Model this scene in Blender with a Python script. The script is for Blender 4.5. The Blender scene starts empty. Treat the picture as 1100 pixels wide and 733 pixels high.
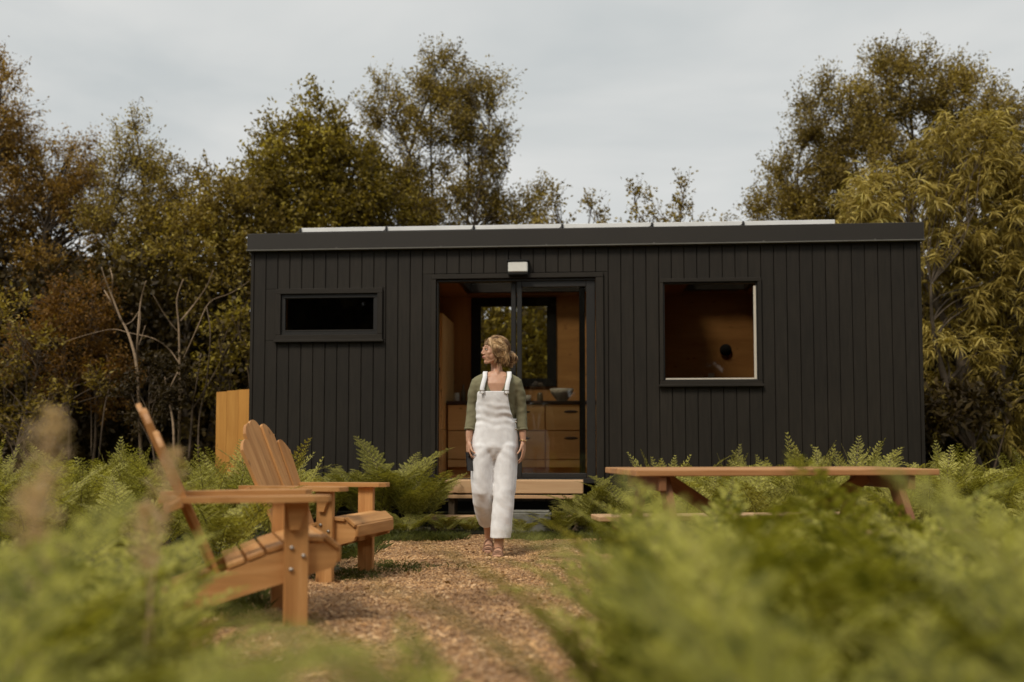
import bpy, bmesh, math, random
import numpy as np
from mathutils import Vector, Matrix, Euler, noise as mnoise

R = math.radians
rnd = random.Random(11)
rng = np.random.default_rng(7)
scene = bpy.context.scene
COL = scene.collection

# ------------------------------------------------------------------ camera
CAMH, FPX, TILT, SHIFT = 0.84, 1069.0, R(3.3), 50.0
cam_d = bpy.data.cameras.new('camera')
cam = bpy.data.objects.new('camera', cam_d)
COL.objects.link(cam)
cam.location = (0, 0, CAMH)
cam.rotation_euler = (R(90) + TILT, 0, 0)
cam_d.sensor_width = 36
cam_d.lens = FPX / 1100 * 36
cam_d.shift_y = SHIFT / 1100
cam_d.clip_end = 800
cam_d.clip_start = 0.05
cam_d.dof.use_dof = True
cam_d.dof.focus_distance = 7.6
cam_d.dof.aperture_fstop = 1.15
cam_d.dof.aperture_blades = 0
scene.camera = cam
scene.view_settings.view_transform = 'Standard'
scene.view_settings.look = 'None'
scene.view_settings.exposure = 0
scene.view_settings.gamma = 1
scene.cycles.max_bounces = 8
scene.cycles.transparent_max_bounces = 12
scene.cycles.use_denoising = True
scene.cycles.sample_clamp_indirect = 4


def at(px, py, D):
    """photo pixel + distance in front of the camera -> point of the place"""
    xs = (px - 550) / FPX
    ys = (366.5 + SHIFT - py) / FPX
    b = math.cos(TILT) - ys * math.sin(TILT)
    c = math.sin(TILT) + ys * math.cos(TILT)
    return Vector((xs * D / b, D, CAMH + c * D / b))


# ------------------------------------------------------------------ world and sun
SUN_EL, SUN_AZ = R(52), R(215)      # azimuth from +Y clockwise: behind the camera, to the left
w = bpy.data.worlds.new('World')
scene.world = w
w.use_nodes = True
nt = w.node_tree
nt.nodes.clear()
out = nt.nodes.new('ShaderNodeOutputWorld')
sky = nt.nodes.new('ShaderNodeTexSky')
sky.sky_type = 'NISHITA'
sky.sun_disc = False
sky.sun_elevation = SUN_EL
sky.sun_rotation = SUN_AZ
sky.air_density = 1.0
sky.dust_density = 3.0
b1 = nt.nodes.new('ShaderNodeBackground')
b1.inputs[1].default_value = 0.06
nt.links.new(sky.outputs[0], b1.inputs[0])
tc = nt.nodes.new('ShaderNodeTexCoord')
mp = nt.nodes.new('ShaderNodeMapping')
mp.inputs['Scale'].default_value = (1.0, 1.0, 3.2)
nt.links.new(tc.outputs['Generated'], mp.inputs[0])
n1 = nt.nodes.new('ShaderNodeTexNoise')
n1.inputs['Scale'].default_value = 1.9
n1.inputs['Detail'].default_value = 5
n1.inputs['Roughness'].default_value = 0.5
n1.inputs['Distortion'].default_value = 0.4
nt.links.new(mp.outputs[0], n1.inputs['Vector'])
cr = nt.nodes.new('ShaderNodeValToRGB')
cr.color_ramp.elements[0].position = 0.38
cr.color_ramp.elements[0].color = (0.50, 0.525, 0.525, 1)
cr.color_ramp.elements[1].position = 0.62
cr.color_ramp.elements[1].color = (0.665, 0.665, 0.645, 1)
nt.links.new(n1.outputs[0], cr.inputs[0])
b2 = nt.nodes.new('ShaderNodeBackground')
b2.inputs[1].default_value = 1.2
nt.links.new(cr.outputs[0], b2.inputs[0])
mx = nt.nodes.new('ShaderNodeMixShader')
mx.inputs[0].default_value = 0.93     # an overcast sky: cloud over nearly all of it
nt.links.new(b1.outputs[0], mx.inputs[1])
nt.links.new(b2.outputs[0], mx.inputs[2])
nt.links.new(mx.outputs[0], out.inputs[0])

sl = bpy.data.lights.new('sun', 'SUN')
sl.energy = 2.5
sl.angle = R(16)
sl.color = (1.0, 0.91, 0.78)
so = bpy.data.objects.new('sun', sl)
COL.objects.link(so)
sd = Vector((math.sin(SUN_AZ) * math.cos(SUN_EL), math.cos(SUN_AZ) * math.cos(SUN_EL), math.sin(SUN_EL)))
so.rotation_euler = sd.to_track_quat('Z', 'Y').to_euler()
so.location = sd * 30


# ------------------------------------------------------------------ materials
class NT:
    def __init__(s, name):
        s.m = bpy.data.materials.new(name)
        s.m.use_nodes = True
        s.t = s.m.node_tree
        s.b = s.t.nodes['Principled BSDF']
        s.o = s.t.nodes['Material Output']

    def n(s, kind, **kw):
        nd = s.t.nodes.new(kind)
        for k, v in kw.items():
            if k in nd.inputs.keys():
                nd.inputs[k].default_value = v
            else:
                setattr(nd, k, v)
        return nd

    def l(s, a, b):
        s.t.links.new(a, b)

    def ramp(s, fac, stops):
        r = s.n('ShaderNodeValToRGB')
        e = r.color_ramp.elements
        while len(e) < len(stops):
            e.new(0.5)
        for i, (p, c) in enumerate(stops):
            e[i].position = p
            e[i].color = (c[0], c[1], c[2], 1)
        s.l(fac, r.inputs[0])
        return r.outputs[0]

    def mix(s, fac, a, b, mode='MIX'):
        m = s.n('ShaderNodeMix', data_type='RGBA', blend_type=mode)
        for v, i in ((fac, 0), (a, 6), (b, 7)):
            if hasattr(v, 'node'):
                s.l(v, m.inputs[i])
            else:
                m.inputs[i].default_value = (*v, 1) if isinstance(v, tuple) else v
        return m.outputs[2]

    def bump(s, h, strength, dist):
        b = s.n('ShaderNodeBump', Strength=strength, Distance=dist)
        s.l(h, b.inputs['Height'])
        s.l(b.outputs[0], s.b.inputs['Normal'])


def simple(name, col, rough=0.5, metal=0.0, var=0.15, scale=30, bump=0.0, spec=0.5):
    k = NT(name)
    tcd = k.n('ShaderNodeTexCoord')
    nz = k.n('ShaderNodeTexNoise', Scale=scale, Detail=4.0)
    k.l(tcd.outputs['Object'], nz.inputs['Vector'])
    c0 = tuple(x * (1 - var) for x in col)
    c1 = tuple(min(1, x * (1 + var)) for x in col)
    k.l(k.ramp(nz.outputs[0], [(0.3, c0), (0.7, c1)]), k.b.inputs['Base Color'])
    k.b.inputs['Roughness'].default_value = rough
    k.b.inputs['Metallic'].default_value = metal
    k.b.inputs['Specular IOR Level'].default_value = spec
    if bump:
        k.bump(nz.outputs[0], bump, 0.004)
    return k.m


def wood(name, dark, mid, light, rough=0.6, grain=1.0, bump=0.25):
    """planks: grain runs along each plank through the gcoord attribute (its own x axis)"""
    k = NT(name)
    a = k.n('ShaderNodeAttribute', attribute_name='gcoord')
    m = k.n('ShaderNodeMapping')
    m.inputs['Scale'].default_value = (1.3 * grain, 16 * grain, 16 * grain)
    k.l(a.outputs['Vector'], m.inputs[0])
    nz = k.n('ShaderNodeTexNoise', Scale=2.2, Detail=6.0, Roughness=0.6, Distortion=0.5)
    k.l(m.outputs[0], nz.inputs['Vector'])
    m2 = k.n('ShaderNodeMapping')
    m2.inputs['Scale'].default_value = (0.7, 4, 4)
    k.l(a.outputs['Vector'], m2.inputs[0])
    n2 = k.n('ShaderNodeTexNoise', Scale=1.5, Detail=3.0)
    k.l(m2.outputs[0], n2.inputs['Vector'])
    m3 = k.n('ShaderNodeMapping')
    m3.inputs['Scale'].default_value = (4.5, 9, 9)
    k.l(a.outputs['Vector'], m3.inputs[0])
    vo = k.n('ShaderNodeTexVoronoi', Scale=1.0)
    k.l(m3.outputs[0], vo.inputs['Vector'])
    c = k.ramp(nz.outputs[0], [(0.25, dark), (0.5, mid), (0.75, light)])
    c2 = k.mix(0.5, c, k.ramp(n2.outputs[0], [(0.3, dark), (0.7, light)]))
    knot = k.ramp(vo.outputs['Distance'], [(0.05, tuple(x * 0.35 for x in dark)), (0.13, (1, 1, 1))])
    c3 = k.mix(0.55, c2, knot, 'MULTIPLY')
    gi = k.n('ShaderNodeNewGeometry')
    pv = k.ramp(gi.outputs['Random Per Island'], [(0.0, (0.78, 0.76, 0.74)), (1.0, (1.12, 1.1, 1.08))])
    k.l(k.mix(1.0, c3, pv, 'MULTIPLY'), k.b.inputs['Base Color'])
    k.b.inputs['Roughness'].default_value = rough
    k.b.inputs['Specular IOR Level'].default_value = 0.35
    k.bump(nz.outputs[0], bump, 0.003)
    return k.m


def foliage(name, stops, trans=0.42, rough=0.55, nscale=0.9, gloss=0.25):
    k = NT(name)
    gi = k.n('ShaderNodeNewGeometry')
    tcd = k.n('ShaderNodeTexCoord')
    nz = k.n('ShaderNodeTexNoise', Scale=nscale, Detail=3.0)
    k.l(tcd.outputs['Object'], nz.inputs['Vector'])
    mth = k.n('ShaderNodeMath', operation='MULTIPLY_ADD')
    k.l(nz.outputs[0], mth.inputs[0])
    mth.inputs[1].default_value = 1.5
    mth.inputs[2].default_value = -0.5
    m2 = k.n('ShaderNodeMix', data_type='FLOAT')
    m2.inputs[0].default_value = 0.45
    k.l(mth.outputs[0], m2.inputs[2])
    k.l(gi.outputs['Random Per Island'], m2.inputs[3])
    c = k.ramp(m2.outputs[0], stops)
    k.l(c, k.b.inputs['Base Color'])
    k.b.inputs['Roughness'].default_value = rough
    k.b.inputs['Specular IOR Level'].default_value = gloss
    tr = k.n('ShaderNodeBsdfTranslucent')
    k.l(k.mix(1.0, c, (1.25, 1.2, 0.6), 'MULTIPLY'), tr.inputs[0])
    ms = k.n('ShaderNodeMixShader')
    ms.inputs[0].default_value = trans
    k.l(k.b.outputs[0], ms.inputs[1])
    k.l(tr.outputs[0], ms.inputs[2])
    k.l(ms.outputs[0], k.o.inputs['Surface'])
    return k.m


def cloth(name, col, weave=700, wr=1.0, rough=0.9):
    k = NT(name)
    tcd = k.n('ShaderNodeTexCoord')
    nz = k.n('ShaderNodeTexNoise', Scale=9.0, Detail=4.0, Distortion=1.2)
    k.l(tcd.outputs['Object'], nz.inputs['Vector'])
    wv = k.n('ShaderNodeTexNoise', Scale=float(weave), Detail=1.0)
    k.l(tcd.outputs['Object'], wv.inputs['Vector'])
    c0 = tuple(x * 0.86 for x in col)
    k.l(k.ramp(nz.outputs[0], [(0.3, c0), (0.6, col)]), k.b.inputs['Base Color'])
    k.b.inputs['Roughness'].default_value = rough
    k.b.inputs['Specular IOR Level'].default_value = 0.15
    ad = k.n('ShaderNodeMath', operation='MULTIPLY_ADD')
    k.l(wv.outputs[0], ad.inputs[0])
    ad.inputs[1].default_value = 0.08
    k.l(nz.outputs[0], ad.inputs[2])
    k.bump(ad.outputs[0], 0.5 * wr, 0.012)
    return k.m


M = {}
M['cladding'] = None
k = NT('charcoal_paint')
a = k.n('ShaderNodeAttribute', attribute_name='gcoord')
m = k.n('ShaderNodeMapping')
m.inputs['Scale'].default_value = (1.2, 14, 14)
k.l(a.outputs['Vector'], m.inputs[0])
nz = k.n('ShaderNodeTexNoise', Scale=3.0, Detail=6.0, Roughness=0.6)
k.l(m.outputs[0], nz.inputs['Vector'])
tcd = k.n('ShaderNodeTexCoord')
n2 = k.n('ShaderNodeTexNoise', Scale=1.1, Detail=4.0)
k.l(tcd.outputs['Object'], n2.inputs['Vector'])
c = k.ramp(nz.outputs[0], [(0.3, (0.0145, 0.0112, 0.0074)), (0.7, (0.0235, 0.0183, 0.0126))])
c = k.mix(1.0, c, k.ramp(n2.outputs[0], [(0.3, (0.8, 0.8, 0.8)), (0.7, (1.15, 1.15, 1.15))]), 'MULTIPLY')
gi = k.n('ShaderNodeNewGeometry')
c = k.mix(1.0, c, k.ramp(gi.outputs['Random Per Island'], [(0, (0.88, 0.88, 0.88)), (1, (1.1, 1.1, 1.1))]), 'MULTIPLY')
k.l(c, k.b.inputs['Base Color'])
k.b.inputs['Roughness'].default_value = 0.62
k.b.inputs['Specular IOR Level'].default_value = 0.3
k.bump(nz.outputs[0], 0.3, 0.002)
M['cladding'] = k.m
M['black'] = simple('black_recess', (0.006, 0.0055, 0.005), 0.9)
M['frame'] = simple('dark_window_aluminium', (0.022, 0.020, 0.018), 0.4, 0.0, 0.1, 12)
M['fascia'] = simple('dark_metal_trim', (0.022, 0.0175, 0.0125), 0.5, 0.0, 0.12, 1.3)
M['drip'] = simple('drip_edge_metal', (0.16, 0.15, 0.13), 0.4, 0.3, 0.1, 5)
M['alu'] = simple('panel_aluminium', (0.86, 0.86, 0.84), 0.4, 0.1, 0.06, 6)
M['cell'] = simple('solar_cell', (0.01, 0.012, 0.02), 0.15, 0.0, 0.2, 4)
M['ply'] = wood('interior_plywood', (0.34, 0.155, 0.045), (0.46, 0.225, 0.07), (0.56, 0.29, 0.095), 0.6, 0.5, 0.1)
M['drawer'] = wood('drawer_pine', (0.66, 0.40, 0.15), (0.80, 0.52, 0.22), (0.88, 0.62, 0.29), 0.5, 0.6, 0.1)
M['chair'] = wood('oiled_cedar', (0.28, 0.118, 0.034), (0.50, 0.238, 0.074), (0.69, 0.39, 0.16), 0.5, 1.0)
M['table'] = wood('varnished_redwood', (0.30, 0.135, 0.050), (0.48, 0.24, 0.095), (0.62, 0.36, 0.17), 0.45, 1.0)
M['table_dark'] = wood('dark_redwood_legs', (0.13, 0.055, 0.022), (0.22, 0.10, 0.042), (0.32, 0.16, 0.075), 0.6, 1.0)  # darker redwood tone for the parts under the tabletop
M['step'] = wood('step_pine', (0.42, 0.25, 0.13), (0.54, 0.35, 0.19), (0.62, 0.43, 0.25), 0.7, 1.0)
M['fence'] = wood('orange_fence_wood', (0.46, 0.20, 0.04), (0.60, 0.28, 0.055), (0.70, 0.36, 0.085), 0.65, 1.0)
M['block'] = simple('concrete_block', (0.16, 0.155, 0.13), 0.9, 0, 0.25, 25, 0.4)
M['worktop'] = simple('dark_worktop', (0.05, 0.03, 0.02), 0.35)
M['white_lamp'] = simple('opal_diffuser', (0.78, 0.77, 0.72), 0.45, 0, 0.03)
M['bright_trim'] = simple('pale_reveal', (0.62, 0.56, 0.46), 0.6, 0, 0.05)
M['steel'] = simple('zinc_bolt', (0.42, 0.38, 0.33), 0.45, 0.8)
M['bottle'] = simple('dark_glassware', (0.12, 0.09, 0.05), 0.2, 0, 0.2)
M['pale_pot'] = simple('pale_pottery', (0.5, 0.45, 0.36), 0.5)
M['phone'] = simple('phone_black', (0.01, 0.01, 0.011), 0.25)
M['denim'] = cloth('white_denim', (0.87, 0.87, 0.88), 500, 0.4)
M['knit'] = cloth('sage_knit', (0.205, 0.19, 0.115), 250, 0.8)
M['leather'] = simple('tan_leather', (0.30, 0.16, 0.095), 0.6, 0, 0.15, 60)
M['sole'] = simple('cork_sole', (0.30, 0.20, 0.13), 0.85)
M['gold'] = simple('bracelet_gold', (0.6, 0.42, 0.2), 0.3, 0.9)
M['camisole'] = cloth('grey_camisole', (0.25, 0.25, 0.27), 500)

k = NT('skin')
tcd = k.n('ShaderNodeTexCoord')
nz = k.n('ShaderNodeTexNoise', Scale=25.0, Detail=3.0)
k.l(tcd.outputs['Object'], nz.inputs['Vector'])
k.l(k.ramp(nz.outputs[0], [(0.3, (0.50, 0.27, 0.165)), (0.7, (0.58, 0.33, 0.215))]), k.b.inputs['Base Color'])
k.b.inputs['Roughness'].default_value = 0.5
k.b.inputs['Subsurface Weight'].default_value = 0.1
k.b.inputs['Subsurface Radius'].default_value = (0.02, 0.008, 0.004)
M['skin'] = k.m
M['lips'] = simple('lips', (0.42, 0.14, 0.11), 0.45)
M['eye_white'] = simple('eye_white', (0.6, 0.55, 0.5), 0.3)
M['eye_dark'] = simple('lashes_and_iris', (0.03, 0.018, 0.012), 0.5)

k = NT('blonde_hair')
hmix = k.n('ShaderNodeMix', data_type='RGBA', blend_type='MULTIPLY')
hmix.inputs[0].default_value = 1.0
k.l(hmix.outputs[2], k.b.inputs['Base Color'])
gi = k.n('ShaderNodeNewGeometry')
tcd = k.n('ShaderNodeTexCoord')
k.l(k.ramp(gi.outputs['Random Per Island'], [(0.0, (0.16, 0.085, 0.035)), (0.35, (0.38, 0.23, 0.10)), (0.7, (0.62, 0.43, 0.22)), (1.0, (0.80, 0.62, 0.40))]), hmix.inputs[6])
nz = k.n('ShaderNodeTexNoise', Scale=17.0, Detail=2.0)
k.l(tcd.outputs['Object'], nz.inputs['Vector'])
k.l(k.ramp(nz.outputs[0], [(0.40, (0.38, 0.30, 0.24)), (0.58, (1.15, 1.12, 1.08))]), hmix.inputs[7])
k.b.inputs['Roughness'].default_value = 0.45
M['hair'] = k.m
M['hair_under'] = simple('hair_base', (0.24, 0.15, 0.08), 0.6, 0, 0.3, 80)

# glass: a clear pane with a fresnel reflection
k = NT('window_glass')
k.t.nodes.remove(k.b)
tr = k.n('ShaderNodeBsdfTransparent')
tr.inputs[0].default_value = (0.93, 0.93, 0.91, 1)
gl = k.n('ShaderNodeBsdfGlossy', Roughness=0.01)
fr = k.n('ShaderNodeFresnel', IOR=1.5)
ms = k.n('ShaderNodeMixShader')
k.l(fr.outputs[0], ms.inputs[0])
k.l(tr.outputs[0], ms.inputs[1])
k.l(gl.outputs[0], ms.inputs[2])
k.l(ms.outputs[0], k.o.inputs['Surface'])
M['glass'] = k.m

gm = M['glass'].copy()  # darker copy of the glass, its colour dims the rooms behind
gm.name = 'dimming_window_glass'
[n_ for n_ in gm.node_tree.nodes if n_.type == 'BSDF_TRANSPARENT'][0].inputs[0].default_value = (0.70, 0.68, 0.64, 1)
M['dim_glass'] = gm
# foliage palettes (linear); tree leaves' bright ends paint glints and pale backs
M['leaf_birch'] = foliage('leaves_rusty_birch', [(0.15, (0.129, 0.073, 0.016)), (0.5, (0.391, 0.237, 0.054)), (0.85, (0.880, 0.656, 0.186))])
M['leaf_olive'] = foliage('leaves_olive', [(0.15, (0.116, 0.081, 0.014)), (0.5, (0.359, 0.261, 0.053)), (0.85, (0.880, 0.763, 0.199))])
M['leaf_oak'] = foliage('leaves_oak', [(0.15, (0.090, 0.065, 0.010)), (0.5, (0.294, 0.222, 0.035)), (0.85, (0.880, 0.739, 0.141))])
M['leaf_tall'] = foliage('leaves_grey_green', [(0.15, (0.103, 0.073, 0.014)), (0.5, (0.311, 0.228, 0.053)), (0.85, (0.811, 0.643, 0.186))])
M['leaf_chestnut'] = foliage('leaves_chestnut', [(0.15, (0.167, 0.120, 0.021)), (0.5, (0.442, 0.337, 0.079)), (0.85, (0.731, 0.640, 0.218))], 0.3)
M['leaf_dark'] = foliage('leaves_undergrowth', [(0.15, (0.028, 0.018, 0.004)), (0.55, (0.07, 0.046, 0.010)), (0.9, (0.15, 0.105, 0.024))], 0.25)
M['leaf_rust'] = foliage('leaves_rust_shrub', [(0.15, (0.132, 0.060, 0.012)), (0.5, (0.252, 0.132, 0.026)), (0.85, (0.360, 0.216, 0.054))])
M['fern'] = foliage('bracken_green', [(0.1, (0.140, 0.128, 0.016)), (0.5, (0.425, 0.399, 0.086)), (0.9, (0.756, 0.706, 0.227))], 0.38, 0.6, 1.6)
M['fern_dark'] = foliage('fern_green', [(0.1, (0.121, 0.116, 0.018)), (0.5, (0.312, 0.294, 0.062)), (0.9, (0.525, 0.488, 0.150))], 0.35, 0.55, 2.0)
M['fern_near'] = foliage('bracken_pale_green', [(0.15, (0.10, 0.11, 0.010)), (0.45, (0.36, 0.345, 0.052)), (0.85, (0.68, 0.64, 0.19))], 0.36, 0.6, 4.5)  # low dark end paints the shaded gaps between fronds
M['fern_stem'] = simple('fern_stem', (0.16, 0.13, 0.04), 0.6)
M['moss'] = foliage('short_green_grass', [(0.1, (0.05, 0.055, 0.01)), (0.5, (0.11, 0.12, 0.025)), (0.9, (0.20, 0.20, 0.05))], 0.3)
M['plume'] = foliage('dry_grass_plume', [(0.1, (0.50, 0.36, 0.25)), (0.5, (0.68, 0.52, 0.38)), (0.9, (0.8, 0.66, 0.52))], 0.45)
M['bark'] = simple('brown_bark', (0.075, 0.055, 0.035), 0.9, 0, 0.35, 18, 0.6)
M['bark_pale'] = simple('pale_bark', (0.27, 0.185, 0.11), 0.85, 0, 0.3, 20, 0.4)
M['bark_dark'] = simple('dark_twigs', (0.11, 0.075, 0.045), 0.9, 0, 0.3, 20, 0.4)
k = NT('wood_chips')
cmix = k.n('ShaderNodeMix', data_type='RGBA', blend_type='MULTIPLY')
cmix.inputs[0].default_value = 1.0
k.l(cmix.outputs[2], k.b.inputs['Base Color'])
tcd = k.n('ShaderNodeTexCoord')
nz = k.n('ShaderNodeTexNoise', Scale=1.7, Detail=5.0, Roughness=0.65)
k.l(tcd.outputs['Object'], nz.inputs['Vector'])
k.l(k.ramp(nz.outputs[0], [(0.34, (0.50, 0.46, 0.42)), (0.56, (1.05, 1.04, 1.02))]), cmix.inputs[7])
gi = k.n('ShaderNodeNewGeometry')
k.l(k.ramp(gi.outputs['Random Per Island'], [(0.0, (0.20, 0.10, 0.042)), (0.3, (0.46, 0.262, 0.112)), (0.8, (0.62, 0.375, 0.175)), (1.0, (0.84, 0.60, 0.36))]), cmix.inputs[6])
k.b.inputs['Roughness'].default_value = 0.85
M['chips'] = k.m
k = NT('bark_mulch')
tcd = k.n('ShaderNodeTexCoord')
nz = k.n('ShaderNodeTexNoise', Scale=2.0, Detail=8.0, Roughness=0.65)
k.l(tcd.outputs['Object'], nz.inputs['Vector'])
n2 = k.n('ShaderNodeTexVoronoi', Scale=60.0)
k.l(tcd.outputs['Object'], n2.inputs['Vector'])
c = k.ramp(nz.outputs[0], [(0.3, (0.17, 0.09, 0.042)), (0.55, (0.34, 0.19, 0.092)), (0.75, (0.45, 0.27, 0.14))])
c = k.mix(0.5, c, k.ramp(n2.outputs['Color'], [(0.1, (0.14, 0.07, 0.03)), (0.9, (0.5, 0.32, 0.18))]))
k.l(c, k.b.inputs['Base Color'])
k.b.inputs['Roughness'].default_value = 0.95
k.bump(n2.outputs['Distance'], 0.8, 0.02)
M['mulch'] = k.m
k = NT('forest_soil')
tcd = k.n('ShaderNodeTexCoord')
nz = k.n('ShaderNodeTexNoise', Scale=1.3, Detail=8.0)
k.l(tcd.outputs['Object'], nz.inputs['Vector'])
k.l(k.ramp(nz.outputs[0], [(0.3, (0.022, 0.017, 0.007)), (0.55, (0.045, 0.04, 0.014)), (0.8, (0.07, 0.065, 0.022))]), k.b.inputs['Base Color'])
k.b.inputs['Roughness'].default_value = 1.0
k.bump(nz.outputs[0], 0.7, 0.05)
M['soil'] = k.m


# ------------------------------------------------------------------ helpers
def tag(o, label=None, cat=None, group=None, kind=None):
    for kk, v in (('label', label), ('category', cat), ('group', group), ('kind', kind)):
        if v:
            o[kk] = v
    return o


def empty(name, loc, rz=0, label=None, cat=None, group=None):
    o = bpy.data.objects.new(name, None)
    COL.objects.link(o)
    o.location = loc
    o.rotation_euler = (0, 0, rz)
    o.empty_display_size = 0.2
    return tag(o, label, cat, group)


def link(name, me, mat, parent=None):
    if mat is not None:
        me.materials.clear()
        me.materials.append(mat)
    o = bpy.data.objects.new(name, me)
    COL.objects.link(o)
    if parent:
        o.parent = parent
    return o


_bevcache = {}


def bevbox(sx, sy, sz, b):
    key = (round(sx, 4), round(sy, 4), round(sz, 4), round(b, 4))
    if key not in _bevcache:
        bm = bmesh.new()
        bmesh.ops.create_cube(bm, size=1)
        bmesh.ops.scale(bm, vec=(sx, sy, sz), verts=bm.verts)
        if b > 0:
            b = min(b, 0.45 * min(sx, sy, sz))
            bmesh.ops.bevel(bm, geom=list(bm.edges), offset=b, segments=1, affect='EDGES')
        bm.verts.index_update()
        _bevcache[key] = ([v.co.copy() for v in bm.verts], [[v.index for v in f.verts] for f in bm.faces])
        bm.free()
    return _bevcache[key]


class MB:
    """collects shapes into ONE mesh, with a per-shape wood grain coordinate"""

    def __init__(s):
        s.v, s.f, s.g, s.sm = [], [], [], []

    def add(s, vs, fs, gs=None, smooth=False):
        o = len(s.v)
        off = Vector((rnd.uniform(0, 40), rnd.uniform(0, 40), rnd.uniform(0, 40)))
        s.v += [tuple(v) for v in vs]
        s.g += [tuple(Vector(g) + off) for g in (gs or vs)]
        s.f += [[i + o for i in f] for f in fs]
        s.sm += [smooth] * len(fs)
        return s

    def box(s, x0, x1, y0, y1, z0, z1, b=0.003, mat=None):
        sx, sy, sz = x1 - x0, y1 - y0, z1 - z0
        vs, fs = bevbox(sx, sy, sz, b)
        c = Vector(((x0 + x1) / 2, (y0 + y1) / 2, (z0 + z1) / 2))
        ax = max(range(3), key=lambda i: (sx, sy, sz)[i])
        gs = [Vector((v[ax], v[(ax + 1) % 3], v[(ax + 2) % 3])) for v in vs]
        vv = [v + c for v in vs]
        if mat is not None:
            vv = [mat @ v for v in vv]
        return s.add(vv, fs, gs)

    def bar(s, p, q, wid, thk, up=Vector((0, 0, 1)), b=0.003):
        p, q = Vector(p), Vector(q)
        d = q - p
        L = d.length
        x = d.normalized()
        y = Vector(up).cross(x).normalized()
        z = x.cross(y)
        vs, fs = bevbox(L, wid, thk, b)
        c = (p + q) / 2
        return s.add([c + x * v.x + y * v.y + z * v.z for v in vs], fs, vs)

    def prism(s, pts, origin, ux, uy, un, thk, along=0):
        """polygon pts in the (ux, uy) plane, extruded by thk along un"""
        o, ux, uy, un = Vector(origin), Vector(ux), Vector(uy), Vector(un)
        n = len(pts)
        vs, gs = [], []
        for sgn in (-0.5, 0.5):
            for a, b in pts:
                vs.append(o + ux * a + uy * b + un * (thk * sgn))
                gs.append(Vector((a, b, thk * sgn)) if along == 0 else Vector((b, a, thk * sgn)))
        fs = [list(range(n))[::-1], list(range(n, 2 * n))]
        fs += [[i, (i + 1) % n, n + (i + 1) % n, n + i] for i in range(n)]
        return s.add(vs, fs, gs)

    def tube(s, pts, rad, n=8, caps=True, flat=(1, 1), upv=Vector((0, 0, 1))):
        pts = [Vector(p) for p in pts]
        if not hasattr(rad, '__len__'):
            rad = [rad] * len(pts)
        vs, gs = [], []
        prev = None
        dist = 0
        for i, p in enumerate(pts):
            t = (pts[min(i + 1, len(pts) - 1)] - pts[max(i - 1, 0)]).normalized()
            if prev is None:
                y = upv.cross(t)
                if y.length < 1e-3:
                    y = Vector((1, 0, 0)).cross(t)
            else:
                y = prev - t * prev.dot(t)
            y.normalize()
            prev = y
            z = t.cross(y)
            if i:
                dist += (pts[i] - pts[i - 1]).length
            r = rad[i]
            ra, rb = (r if hasattr(r, '__len__') else (r * flat[0], r * flat[1]))
            for k in range(n):
                a = 2 * math.pi * k / n
                vs.append(p + y * (ra * math.cos(a)) + z * (rb * math.sin(a)))
                gs.append(Vector((dist, ra * math.cos(a), rb * math.sin(a))))
        fs = []
        for i in range(len(pts) - 1):
            for k in range(n):
                fs.append([i * n + k, i * n + (k + 1) % n, (i + 1) * n + (k + 1) % n, (i + 1) * n + k])
        if caps:
            fs.append(list(range(n))[::-1])
            fs.append([(len(pts) - 1) * n + k for k in range(n)])
        return s.add(vs, fs, gs, True)

    def ellipsoid(s, c, r, nu=16, nv=10, rot=None):
        c = Vector(c)
        vs, fs = [], []
        for j in range(nv + 1):
            ph = math.pi * j / nv
            for i in range(nu):
                th = 2 * math.pi * i / nu
                v = Vector((r[0] * math.sin(ph) * math.cos(th), r[1] * math.sin(ph) * math.sin(th), r[2] * math.cos(ph)))
                if rot:
                    v = rot @ v
                vs.append(c + v)
        for j in range(nv):
            for i in range(nu):
                fs.append([j * nu + i, (j + 1) * nu + i, (j + 1) * nu + (i + 1) % nu, j * nu + (i + 1) % nu])
        return s.add(vs, fs, None, True)

    def rings(s, rs, n=28, pw=2.3):
        """stack of horizontal superelliptic rings: (z, cx, cy, rx, ry)"""
        vs, fs = [], []
        for (z, cx, cy, rx, ry) in rs:
            for k in range(n):
                a = 2 * math.pi * k / n
                ca, sa = math.cos(a), math.sin(a)
                vs.append(Vector((cx + rx * math.copysign(abs(ca) ** (2 / pw), ca), cy + ry * math.copysign(abs(sa) ** (2 / pw), sa), z)))
        for i in range(len(rs) - 1):
            for k in range(n):
                fs.append([i * n + k, i * n + (k + 1) % n, (i + 1) * n + (k + 1) % n, (i + 1) * n + k])
        fs.append(list(range(n))[::-1])
        fs.append([(len(rs) - 1) * n + k for k in range(n)])
        return s.add(vs, fs, None, True)

    def mesh(s, name):
        me = bpy.data.meshes.new(name)
        me.from_pydata(s.v, [], s.f)
        me.polygons.foreach_set('use_smooth', s.sm)
        at_ = me.attributes.new('gcoord', 'FLOAT_VECTOR', 'POINT')
        at_.data.foreach_set('vector', [c for g in s.g for c in g])
        me.update()
        return me

    def build(s, name, mat, parent=None):
        return link(name, s.mesh(name), mat, parent)


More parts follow.
